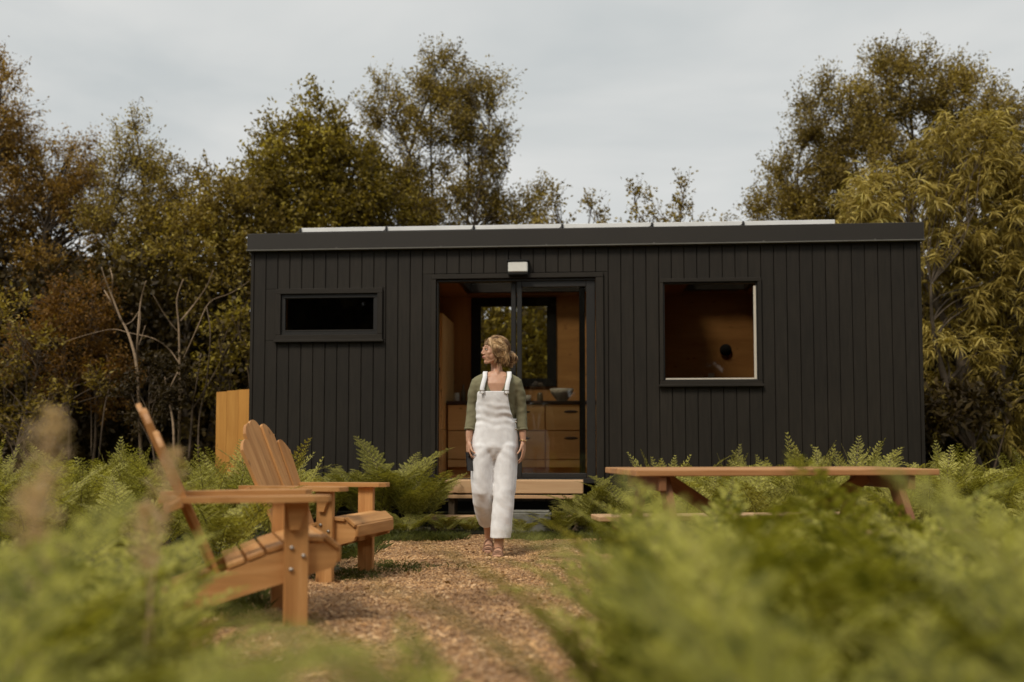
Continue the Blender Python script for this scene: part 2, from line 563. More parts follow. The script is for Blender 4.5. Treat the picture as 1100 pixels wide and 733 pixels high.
def np_mesh(name, V, F, smooth=False, mats=None, midx=None):
    V = np.ascontiguousarray(V, dtype=np.float32)
    F = np.ascontiguousarray(F, dtype=np.int32)
    k = F.shape[1]
    me = bpy.data.meshes.new(name)
    me.vertices.add(len(V))
    me.vertices.foreach_set('co', V.ravel())
    me.loops.add(F.size)
    me.loops.foreach_set('vertex_index', F.ravel())
    me.polygons.add(len(F))
    me.polygons.foreach_set('loop_start', np.arange(0, F.size, k, dtype=np.int32))
    me.polygons.foreach_set('loop_total', np.full(len(F), k, dtype=np.int32))
    if midx is not None:
        me.polygons.foreach_set('material_index', midx.astype(np.int32))
    me.polygons.foreach_set('use_smooth', np.full(len(F), smooth))
    me.update(calc_edges=True)
    for mm in (mats or []):
        me.materials.append(mm)
    return me


def remeshed(mb, voxel, smooth_it=6, name='tmp', adapt=0):
    """join overlapping closed shapes into one continuous skin"""
    me = mb.mesh(name)
    o = bpy.data.objects.new(name, me)
    COL.objects.link(o)
    r = o.modifiers.new('r', 'REMESH')
    r.mode = 'VOXEL'
    r.voxel_size = voxel
    r.adaptivity = adapt
    r.use_smooth_shade = True
    s = o.modifiers.new('s', 'SMOOTH')
    s.iterations = smooth_it
    s.factor = 0.5
    dg = bpy.context.evaluated_depsgraph_get()
    new = bpy.data.meshes.new_from_object(o.evaluated_get(dg))
    bpy.data.objects.remove(o)
    new.polygons.foreach_set('use_smooth', [True] * len(new.polygons))
    return new


def cut_faces(me, test):
    bm = bmesh.new()
    bm.from_mesh(me)
    kill = [f for f in bm.faces if test(f.calc_center_median())]
    bmesh.ops.delete(bm, geom=kill, context='FACES')
    for _ in range(10):          # even out the stepped edge that the cut leaves
        new = {}
        for v in bm.verts:
            nb = [e.other_vert(v) for e in v.link_edges if e.is_boundary]
            if len(nb) == 2:
                new[v] = (v.co + nb[0].co + nb[1].co) / 3
        for v, c_ in new.items():
            v.co = c_
    bm.to_mesh(me)
    bm.free()
    return me


def copy_tree(o, parent=None):
    c = o.copy()
    COL.objects.link(c)
    c.parent = parent
    for ch in list(o.children):
        copy_tree(ch, c)
    return c


def gz(x, y):
    """height of the ground: it rises a little towards the camera"""
    if y >= 7.5:
        return 0.0
    if y >= 6.25:
        return 0.03 * (7.5 - y) / 1.25
    if y >= 4.2:
        return 0.03 + 0.034 * (6.25 - y) / 2.05
    return 0.064 + max(0, (4.2 - max(y, 0))) * 0.008


# ------------------------------------------------------------------ the ground and the mulch path
def axis(lo, hi, step, far):
    a = list(np.arange(lo, hi + 1e-6, step))
    return np.array([-f for f in far[::-1]] + a + list(far)) if lo < 0 else np.array(a + list(far))


gx = np.concatenate([[-400, -150, -60, -30, -18], np.arange(-12, 12.01, 0.25), [18, 30, 60, 150, 400]])
gy = np.concatenate([[-200, -60, -20, -6], np.arange(-2, 16.01, 0.25), [20, 26, 34, 60, 150, 400, 700]])
V = []
for yy in gy:
    for xx in gx:
        h = gz(xx, yy)
        if -12 <= xx <= 12 and -2 <= yy <= 16:
            h += 0.02 * mnoise.noise(Vector((xx * 0.9, yy * 0.9, 0))) - 0.012
        V.append((xx, yy, h - 0.006))
nx = len(gx)
F = [[j * nx + i, j * nx + i + 1, (j + 1) * nx + i + 1, (j + 1) * nx + i] for j in range(len(gy) - 1) for i in range(nx - 1)]
g = link('ground', np_mesh('ground', V, F, True), M['soil'])
tag(g, kind='structure')

PATH_L = [(1.6, -1.3), (3.3, -1.9), (4.5, -1.75), (5.5, -1.35), (6.4, -1.0), (7.2, -1.12), (8.0, -1.22), (8.7, -1.15), (9.05, -0.8)]
PATH_R = [(1.6, 0.5), (3.3, 0.9), (4.3, 2.9), (5.5, 3.1), (6.8, 2.9), (7.4, 1.3), (8.0, 0.9), (8.7, 0.75), (9.05, 0.6)]


def lerp_tab(tab, y):
    if y <= tab[0][0]:
        return tab[0][1]
    for (a, b), (c, d) in zip(tab, tab[1:]):
        if y <= c:
            return b + (d - b) * (y - a) / (c - a)
    return tab[-1][1]


def on_path(x, y, m=0.0):
    if y < 1.6 - m or y > 9.05 + m:
        return False
    n = 0.10 * mnoise.noise(Vector((x * 2.2, y * 2.2, 3)))
    return lerp_tab(PATH_L, y) - m + n < x < lerp_tab(PATH_R, y) + m + n


def path_h(x, y):
    return gz(x, y) + 0.012 * mnoise.noise(Vector((x * 2.5, y * 2.5, 7))) + 0.008 * mnoise.noise(Vector((x * 9, y * 9, 2))) + 0.018


st = 0.05
xs = np.arange(-2.3, 3.5, st)
ys = np.arange(1.5, 9.3, st)
idx = {}
V, F = [], []


def pv(i, j):
    if (i, j) not in idx:
        x, y = xs[i], ys[j]
        V.append((x, y, path_h(x, y)))
        idx[(i, j)] = len(V) - 1
    return idx[(i, j)]


for j in range(len(ys) - 1):
    for i in range(len(xs) - 1):
        if on_path(xs[i] + st / 2, ys[j] + st / 2):
            F.append([pv(i, j), pv(i + 1, j), pv(i + 1, j + 1), pv(i, j + 1)])
p = link('path', np_mesh('path', V, F, True), M['mulch'])
tag(p, kind='structure')

# loose wood chips lying all over the path
N = 320000
cx = rng.uniform(-2.2, 3.3, N)
cy = rng.uniform(2.6, 9.2, N)
keep = np.array([on_path(a, b, 0.08) for a, b in zip(cx, cy)])
cx, cy = cx[keep], cy[keep]
n = len(cx)
L = rng.gamma(2.4, 0.0037, n) + 0.004
W = L * rng.uniform(0.18, 0.5, n)
T = W * 0.35
az = rng.uniform(0, 2 * math.pi, n)
el = rng.normal(0, 0.28, n)
cz = np.array([path_h(a, b) for a, b in zip(cx, cy)]) + rng.uniform(0.0, 0.010, n)
dx = np.stack([np.cos(az) * np.cos(el), np.sin(az) * np.cos(el), np.sin(el)], 1)
rl = rng.normal(0, 0.45, n)
dy = np.stack([-np.sin(az) * np.cos(rl), np.cos(az) * np.cos(rl), np.sin(rl)], 1)
C = np.stack([cx, cy, cz], 1)
dz = np.cross(dx, dy)
vs = []
for a, b, c in ((-1, -.7, 0), (1, -1, 0), (.85, 1, 0), (-.9, .8, 0), (0.0, 0.1, 1)):
    vs.append(C + dx * (a * L / 2)[:, None] + dy * (b * W / 2)[:, None] + dz * (c * T)[:, None])
V = np.stack(vs, 1).reshape(-1, 3)
base = (np.arange(n) * 5)[:, None]
F = np.concatenate([base + np.array([[0, 1, 4]]), base + np.array([[1, 2, 4]]), base + np.array([[2, 3, 4]]), base + np.array([[3, 0, 4]])], 0)
o = link('wood_chips', np_mesh('wood_chips', V, F), M['chips'])
tag(o, 'loose reddish brown wood chips covering the path', kind='stuff')

# ------------------------------------------------------------------ the cabin
YAW = -math.atan2(.55, 6.81)
cab = empty('cabin', (-2.74, 10.45, 0), YAW, 'long dark charcoal timber cabin with flat roof and an open sliding glass door', 'cabin')
CM = Matrix.Translation((-2.74, 10.45, 0)) @ Matrix.Rotation(YAW, 4, 'Z')
XW0, XW1, DEP = -0.02, 6.86, 2.45
HOLES = [(0.254, 1.394, 1.937, 2.48), (1.911, 3.69, 0.30, 2.62), (4.26, 5.284, 1.451, 2.535)]


def boards(mb, x0, x1, z0, z1, holes, put):
    pitch = (x1 - x0) / round((x1 - x0) / 0.1275)
    nb = round((x1 - x0) / pitch)
    for i in range(nb):
        a, b = x0 + i * pitch + 0.0026, x0 + (i + 1) * pitch - 0.0026
        cuts = [(a, b, z0, z1)]
        for hx0, hx1, hz0, hz1 in holes:
            nxt = []
            for (p0, p1, q0, q1) in cuts:
                if p1 <= hx0 or p0 >= hx1 or q1 <= hz0 or q0 >= hz1:
                    nxt.append((p0, p1, q0, q1))
                    continue
                if hz0 > q0:
                    nxt.append((p0, p1, q0, hz0))
                if hz1 < q1:
                    nxt.append((p0, p1, hz1, q1))
                zz0, zz1 = max(q0, hz0), min(q1, hz1)
                if p0 < hx0 - 0.004:
                    nxt.append((p0, hx0, zz0, zz1))
                if p1 > hx1 + 0.004:
                    nxt.append((hx1, p1, zz0, zz1))
            cuts = nxt
        for (p0, p1, q0, q1) in cuts:
            if p1 - p0 > 0.006 and q1 - q0 > 0.01:
                put(p0, p1, q0, q1)


mb = MB()
boards(mb, XW0 + 0.03, XW1 - 0.03, 0.26, 2.888, HOLES, lambda a, b, c, d: mb.box(a, b, rnd.uniform(-0.001, 0.001), 0.018, c, d, 0.004))
mb.box(XW0 - 0.004, XW0 + 0.028, -0.004, 0.03, 0.26, 2.886, 0.002)
mb.box(XW1 - 0.028, XW1 + 0.004, -0.004, 0.03, 0.26, 2.886, 0.002)
boards(mb, 0.032, DEP, 0.26, 2.888, [], lambda a, b, c, d: mb.box(XW0, XW0 + 0.018, a, b, c, d, 0.004))
boards(mb, 0.032, DEP, 0.26, 2.888, [], lambda a, b, c, d: mb.box(XW1 - 0.018, XW1, a, b, c, d, 0.004))
boards(mb, XW0 + 0.03, XW1 - 0.03, 0.26, 2.888, [(2.13, 3.02, 1.68, 2.62)], lambda a, b, c, d: mb.box(a, b, DEP + 0.002, DEP + 0.02, c, d, 0.004))
mb.build('cladding', M['cladding'], cab)


def wall_with_holes(mb, x0, x1, y0, y1, z0, z1, holes):
    """a slab in x/z with rectangular openings, as butted blocks"""
    xs_ = sorted({x0, x1, *[h[0] for h in holes], *[h[1] for h in holes]})
    for a, b in zip(xs_, xs_[1:]):
        zs = [(z0, z1)]
        for h in holes:
            if a >= h[0] - 1e-6 and b <= h[1] + 1e-6:
                zs = [q for (c, d) in zs for q in ((c, min(d, h[2])), (max(c, h[3]), d)) if q[1] - q[0] > 0.005]
        for c, d in zs:
            mb.box(a, b, y0, y1, c, d, 0)


# dark membrane behind the boards, floor chassis
mb = MB()
wall_with_holes(mb, 0.0, 6.84, 0.020, 0.032, 0.27, 2.886, HOLES)
mb.box(0.0, 0.012, 0.034, DEP - 0.01, 0.27, 2.886, 0)
mb.box(6.828, 6.84, 0.034, DEP - 0.01, 0.27, 2.886, 0)
mb.box(0.1, 6.74, 0.25, DEP - 0.25, 0.14, 0.44, 0)
wall_with_holes(mb, 0.0, 6.84, DEP - 0.008, DEP, 0.27, 2.886, [(2.13, 3.02, 1.68, 2.62)])
mb.build('wall_membrane', M['black'], cab)
# plywood lining: the inside of the walls, ceiling and floor
mb = MB()
wall_with_holes(mb, 0.014, 6.826, 0.034, 0.05, 0.49, 2.74, [(0.366, 1.295, 2.036, 2.40), (1.96, 3.61, 0.49, 2.56), (4.30, 5.25, 1.489, 2.485)])
wall_with_holes(mb, 0.014, 6.826, DEP - 0.03, DEP - 0.01, 0.49, 2.74, [(2.13, 3.02, 1.68, 2.62)])
mb.box(0.014, 0.03, 0.052, DEP - 0.032, 0.49, 2.74, 0)
mb.box(6.81, 6.826, 0.052, DEP - 0.032, 0.49, 2.74, 0)
mb.box(0.014, 6.826, 0.034, 0.60, 2.742, 2.76, 0)
mb.box(0.014, 6.826, 2.25, DEP - 0.012, 2.742, 2.76, 0)
for p0, p1 in ((0.014, 2.0), (3.9, 4.70), (5.50, 6.826)):
    mb.box(p0, p1, 0.601, 2.249, 2.742, 2.76, 0)
mb.box(0.014, 6.826, 0.034, DEP - 0.012, 0.45, 0.488, 0)
mb.box(1.44, 1.46, 0.052, DEP - 0.032, 0.49, 2.74, 0)
mb.build('interior_lining', M['ply'], cab)

mb = MB()
SKY = [(2.0, 3.9, 0.60, 2.25), (4.70, 5.50, 0.60, 2.25)]      # two unseen roof lights, added to bring daylight into the rooms
xr = [XW0 - 0.035, SKY[0][0], SKY[0][1], SKY[1][0], SKY[1][1], XW1 + 0.03]
mb.box(xr[0], xr[5], -0.045, 0.60, 2.897, 3.068, 0.004)
mb.box(xr[0], xr[5], 2.25, DEP + 0.05, 2.897, 3.068, 0.004)
for q in (0, 2, 4):
    mb.box(xr[q], xr[q + 1], 0.602, 2.248, 2.897, 3.066, 0)
mb.build('roof', M['fascia'], cab)
for (a, b, c, d) in SKY:
    mb = MB()
    for (p0, p1, q0, q1) in ((a, b, c, c + 0.05), (a, b, d - 0.05, d), (a, a + 0.05, c + 0.052, d - 0.052), (b - 0.05, b, c + 0.052, d - 0.052)):
        mb.box(p0, p1, q0, q1, 2.762, 3.09, 0)
    rl = mb.build('added_roof_light', M['fascia'], cab)
    MB().box(a + 0.052, b - 0.052, c + 0.052, d - 0.052, 3.06, 3.068, 0).build('pane', M['glass'], rl)
mb = MB()
mb.box(XW0 - 0.04, XW1 + 0.035, -0.060, 0.03, 2.882, 2.8955, 0.001)
for i in range(6):
    mb.box(0.9 + i * 1.1, 0.915 + i * 1.1, -0.058, -0.048, 2.89, 2.905, 0.001)
mb.build('drip_edge', M['drip'], cab)

PX0, PX1 = 0.476, 6.06
npan = 6
pw = (PX1 - PX0) / npan
for i in range(npan):
    mb = MB()
    a, b = PX0 + i * pw + 0.006, PX0 + (i + 1) * pw - 0.006
    zt = 3.152 - i * 0.002
    mb.box(a, b, 0.10, 0.14, zt - 0.045, zt, 0.002)
    mb.box(a, b, 0.46, 0.50, zt - 0.045, zt, 0.002)
    mb.box(a, a + 0.03, 0.142, 0.458, zt - 0.045, zt, 0.002)
    mb.box(b - 0.03, b, 0.142, 0.458, zt - 0.045, zt, 0.002)
    pf = mb.build('solar_panel', M['alu'], cab)
    MB().box(a + 0.031, b - 0.031, 0.143, 0.457, zt - 0.012, zt - 0.003, 0).build('solar_cells', M['cell'], pf)
    mb = MB()
    mb.box(a - 0.018, a + 0.006, 0.085, 0.098, 3.07, zt - 0.004, 0.002)
    mb.tube([(a + 0.0, 0.07, 3.125), (a - 0.03, 0.06, 3.095), (a - 0.07, 0.06, 3.075), (a - 0.10, 0.08, 3.073)], 0.005, 6)
    mb.build('panel_clip', M['frame'], pf)
mb = MB()
mb.box(PX0 + 0.1, PX1 - 0.1, 0.2, 0.24, 3.069, 3.104, 0.002)
mb.box(PX0 + 0.1, PX1 - 0.1, 0.42, 0.46, 3.069, 3.104, 0.002)
mb.build('panel_rail', M['frame'], cab)


def frame_ring(mb, x0, x1, z0, z1, wid, y0, y1, b=0.003, wb=None):
    wb = wid if wb is None else wb
    mb.box(x0, x1, y0, y1, z1 - wid, z1, b)
    if wb:
        mb.box(x0, x1, y0, y1, z0, z0 + wb, b)
    mb.box(x0, x0 + wid, y0, y1, z0 + wb + 0.001, z1 - wid - 0.001, b)
    mb.box(x1 - wid, x1, y0, y1, z0 + wb + 0.001, z1 - wid - 0.001, b)


def window(x0, x1, z0, z1, tw, fw, inner=None, label=None):
    """outer trim, inner frame, pane"""
    mb = MB()
    frame_ring(mb, x0, x1, z0, z1, tw, -0.028, 0.016)
    mb.box(x0 - 0.012, x1 + 0.012, -0.045, 0.0, z0 - 0.022, z0 + 0.002, 0.003)
    wn = mb.build('window', M['cladding'], cab)
    if label:
        wn['label'] = label
    mb = MB()
    frame_ring(mb, x0 + tw + 0.001, x1 - tw - 0.001, z0 + tw + 0.001, z1 - tw - 0.001, fw, -0.004, 0.055)
    mb.build('frame', M['frame'], wn)
    q = tw + fw + 0.001
    MB().box(x0 + q - 0.004, x1 - q + 0.004, 0.022, 0.027, z0 + q - 0.004, z1 - q + 0.004, 0).build('pane', M['dim_glass'], wn)
    return wn


wl = window(0.254, 1.394, 1.937, 2.48, 0.055, 0.042, label='long narrow window high on the wall')
MB().box(0.36, 1.29, 0.056, 0.062, 2.02, 2.42, 0).build('dark_window_sheet', M['black'], wl)  # flat black sheet closing the opening behind the pane
MB().box(0.352, 1.298, -0.008, -0.005, 2.034, 2.044, 0).build('glazing_bead', M['fascia'], wl)
wr = window(4.26, 5.284, 1.451, 2.535, 0.038, 0.014, label='large square picture window')
mb = MB()
mb.box(5.208, 5.232, 0.0, 0.018, 1.505, 2.455, 0)
mb.box(4.32, 5.206, 0.0, 0.018, 1.503, 1.518, 0)
mb.build('pale_reveal', M['bright_trim'], wr)

# door
mb = MB()
mb.box(1.911, 3.69, -0.030, 0.016, 2.562, 2.612, 0.003)
mb.box(1.911, 1.958, -0.028, 0.016, 0.30, 2.56, 0.003)
mb.box(3.612, 3.69, -0.028, 0.016, 0.30, 2.56, 0.003)
dr = mb.build('sliding_door', M['cladding'], cab)
mb = MB()
mb.box(1.962, 3.608, 0.0, 0.10, 0.45, 0.497, 0.003)           # threshold
mb.box(1.962, 3.608, 0.0, 0.10, 2.535, 2.558, 0.003)
mb.box(1.962, 1.978, 0.0, 0.10, 0.499, 2.533, 0.002)
mb.build('door_frame', M['frame'], dr)
mb = MB()
mb.box(2.80, 2.848, 0.012, 0.05, 0.499, 2.533, 0.004)
mb.box(3.515, 3.606, 0.012, 0.05, 0.499, 2.533, 0.004)
mb.box(2.85, 3.513, 0.012, 0.05, 2.472, 2.533, 0.004)
mb.box(2.85, 3.513, 0.012, 0.05, 0.499, 0.552, 0.004)
lf = mb.build('door_leaf', M['frame'], dr)
lf['label'] = 'fixed glazed right hand door leaf'
MB().box(2.844, 3.518, 0.028, 0.033, 0.548, 2.476, 0).build('pane', M['glass'], lf)
mb = MB()
mb.box(2.735, 2.785, 0.054, 0.092, 0.499, 2.533, 0.004)
mb.box(3.44, 3.50, 0.054, 0.092, 0.499, 2.533, 0.004)
mb.box(2.787, 3.438, 0.054, 0.092, 2.478, 2.533, 0.004)
mb.box(2.787, 3.438, 0.054, 0.092, 0.499, 0.545, 0.004)
lf = mb.build('door_leaf', M['frame'], dr)
lf['label'] = 'sliding door leaf pushed open behind the fixed one'
MB().box(2.78, 3.444, 0.070, 0.075, 0.54, 2.483, 0).build('pane', M['glass'], lf)
mb = MB()
mb.box(2.752, 2.768, 0.035, 0.053, 1.40, 1.60, 0.003)
mb.build('handle', M['black'], lf)

# wall lamp over the door
mb = MB()
mb.box(2.702, 2.93, -0.10, -0.002, 2.722, 2.742, 0.003)
mb.box(2.702, 2.93, -0.03, -0.002, 2.60, 2.72, 0.003)
mb.box(2.715, 2.917, -0.09, -0.032, 2.588, 2.612, 0.003)
wlp = mb.build('wall_lamp', M['black'], cab)
MB().box(2.716, 2.916, -0.094, -0.032, 2.614, 2.720, 0.008).build('lamp_diffuser', M['white_lamp'], wlp)

# back window, seen through the open door
mb = MB()
frame_ring(mb, 2.03, 3.12, 1.58, 2.72, 0.10, DEP - 0.06, DEP - 0.032, 0.004)
mb.box(2.125, 2.15, DEP - 0.034, DEP + 0.03, 1.66, 2.64, 0)
mb.box(3.0, 3.025, DEP - 0.034, DEP + 0.03, 1.66, 2.64, 0)
mb.box(2.152, 2.998, DEP - 0.034, DEP + 0.03, 1.66, 1.685, 0)
mb.box(2.152, 2.998, DEP - 0.034, DEP + 0.03, 2.615, 2.64, 0)
bw = mb.build('window', M['black'], cab)
bw['label'] = 'black framed kitchen window in the back wall'
MB().box(2.148, 3.002, DEP - 0.01, DEP - 0.006, 1.68, 2.62, 0).build('pane', M['glass'], bw)

# kitchen units (fixed to the cabin)
mb = MB()
mb.box(1.83, 4.10, 1.722, DEP - 0.04, 0.57, 1.325, 0.002)
mb.box(1.83, 4.10, 1.76, DEP - 0.04, 0.489, 0.568, 0)
kt = mb.build('kitchen_unit', M['ply'], cab)
zs = [(0.575, 0.660), (0.672, 1.005), (1.017, 1.320)]
for x0, x1 in ((1.835, 2.42), (2.43, 3.005), (3.015, 3.56), (3.57, 4.09)):
    for (c, d) in zs:
        df = MB().box(x0 + 0.003, x1 - 0.003, 1.70, 1.72, c, d, 0.003).build('drawer', M['drawer'], kt)
        if d - c > 0.2:
            mb = MB()
            xm = (x0 + x1) / 2 + 0.03
            mb.ellipsoid((xm, 1.70, d - 0.085), (0.085, 0.006, 0.018), 14, 8)  # dark oval piece stands in for the shaded cut-out
            mb.build('finger_slot', M['worktop'], df)
MB().box(1.82, 4.11, 1.68, DEP - 0.035, 1.327, 1.368, 0.003).build('worktop', M['worktop'], kt)
# plywood cupboard at the left of the doorway
mb = MB()
mb.box(1.47, 1.815, 1.42, DEP - 0.04, 0.49, 1.02, 0.003)
mb.box(1.47, 1.808, 1.425, DEP - 0.04, 1.024, 2.40, 0.003)
cb = mb.build('cupboard', M['drawer'], cab)
MB().ellipsoid((1.765, 1.412, 1.735), (0.02, 0.016, 0.02), 12, 8).build('knob', M['black'], cb)

# crockery along the worktop: each piece a thing of its own
WT = 1.368


def cab_pt(x, y, z):
    return CM @ Vector((x, y, z))


def jar(name, x, y, prof, mat, label, cat):
    mb = MB()
    n_ = 14
    vs, fs = [], []
    for (r, z) in prof:
        for q in range(n_):
            a_ = 2 * math.pi * q / n_
            vs.append(Vector((r * math.cos(a_), r * math.sin(a_), z)))
    for i in range(len(prof) - 1):
        for q in range(n_):
            fs.append([i * n_ + q, i * n_ + (q + 1) % n_, (i + 1) * n_ + (q + 1) % n_, (i + 1) * n_ + q])
    fs.append(list(range(n_))[::-1])
    fs.append([(len(prof) - 1) * n_ + q for q in range(n_)])
    mb.add(vs, fs, None, True)
    o = mb.build(name, mat)
    o.location = cab_pt(x, y, WT)
    tag(o, label, cat)
    return o


BOT = [(0.032, 0), (0.034, 0.01), (0.034, 0.13), (0.014, 0.17), (0.012, 0.22)]
JAR = [(0.035, 0), (0.038, 0.01), (0.038, 0.085), (0.03, 0.095), (0.032, 0.115), (0.0, 0.117)]
CUP = [(0.026, 0), (0.034, 0.02), (0.038, 0.08), (0.035, 0.08), (0.03, 0.02)]
jar('bottle', 1.97, 2.1, BOT, M['bottle'], 'tall dark bottle on the worktop at the left of the open doorway', 'bottle')
jar('jar', 1.90, 2.0, JAR, M['pale_pot'], 'pale lidded jar beside the tall bottle on the worktop', 'jar')
jar('jar', 2.07, 2.05, JAR, M['bottle'], 'dark lidded jar right of the tall bottle, left of the woman', 'jar')
jar('cup', 2.52, 1.95, CUP, M['bottle'], 'dark brown cup just right of the woman on the worktop', 'cup')
jar('bottle', 2.66, 2.1, [(r, z * 0.8) for r, z in BOT], M['bottle'], 'short dark bottle under the back window on the worktop', 'bottle')
jar('cup', 2.79, 1.95, CUP, M['pale_pot'], 'cream cup between the short bottle and the dark jar', 'cup')
jar('jar', 2.93, 2.05, JAR, M['bottle'], 'dark jar between the cream cup and the pale bowl', 'jar')
jar('bowl', 3.2, 2.0, [(0.05, 0), (0.06, 0.01), (0.13, 0.10), (0.15, 0.16), (0.14, 0.16), (0.05, 0.02)], M['pale_pot'], 'wide pale bowl at the right end of the worktop', 'bowl')
# round black wall light seen through the picture window
mb = MB()
mb.tube([(5.24, DEP - 0.032, 2.03), (5.24, DEP - 0.07, 2.03)], 0.072, 20)
mb.tube([(5.24, DEP - 0.07, 2.03), (5.24, DEP - 0.08, 2.03)], 0.06, 20)
f_ = mb.build('wall_light', M['black'], cab)
f_['label'] = 'round black wall light on the plywood wall'
MB().box(5.02, 5.10, DEP - 0.04, DEP - 0.031, 1.66, 1.74, 0.002).build('wall_socket', M['pale_pot'], cab)  # small pale wall socket below the round light

# ------------------------------------------------------------------ steps, block, fence
stp = empty('doorstep', CM @ Vector((2.8, -0.27, 0)), YAW, 'pale timber doorstep with two treads below the open sliding door', 'step')
mb = MB()
for i in range(2):
    mb.box(-0.68, 0.68, -0.17 + i * 0.165, -0.17 + i * 0.165 + 0.16, 0.365, 0.492, 0.006)
mb.build('tread', M['step'], stp)
mb = MB()
mb.box(-0.66, 0.60, -0.165, -0.135, 0.315, 0.35, 0.004)
mb.build('nosing_board', M['step'], stp)
mb = MB()
mb.box(-0.83, 0.90, -0.52, -0.30, 0.125, 0.165, 0.005)
mb.build('tread', M['step'], stp)
for sx in (-0.62, 0.6):
    MB().box(sx - 0.03, sx + 0.03, -0.12, 0.12, 0.0, 0.312, 0.004).box(sx - 0.02, sx + 0.02, -0.12, 0.12, 0.352, 0.364, 0).build('leg', M['bark_dark'], stp)
for sx in (-0.74, 0.82):
    MB().box(sx - 0.03, sx + 0.03, -0.48, -0.33, 0.0, 0.123, 0.004).build('leg', M['bark_dark'], stp)
ck = MB().box(-0.19, 0.19, -0.1, 0.1, 0, 0.215, 0.006).box(-0.17, 0.17, -0.09, 0.09, 0.216, 0.232, 0.004).build('concrete_block', M['block'])
ck.rotation_euler = (0, 0, YAW)
ck.location = CM @ Vector((3.0, -0.66 - 0.26, 0))
tag(ck, 'grey concrete block on the ground below the pale timber doorstep', 'block')

fp = empty('fence_panel', at(250, 478, 11.3).xy.to_3d(), R(-4), 'short orange wooden fence panel at the left end of the dark cabin', 'fence panel')
mb = MB()
for i, (x0, x1, zt) in enumerate([(-0.195, -0.075, 1.44), (-0.073, 0.06, 1.455), (0.062, 0.20, 1.465)]):
    mb.prism([(x0, 0.02), (x1, 0.02), (x1, zt + 0.008), (x0, zt)], (0, 0, 0), (1, 0, 0), (0, 0, 1), (0, 1, 0), 0.02, 1)
mb.build('board_panel', M['fence'], fp)
for zr in (0.25, 1.15):
    MB().box(-0.19, 0.19, 0.012, 0.05, zr, zr + 0.08).build('rail', M['fence'], fp)


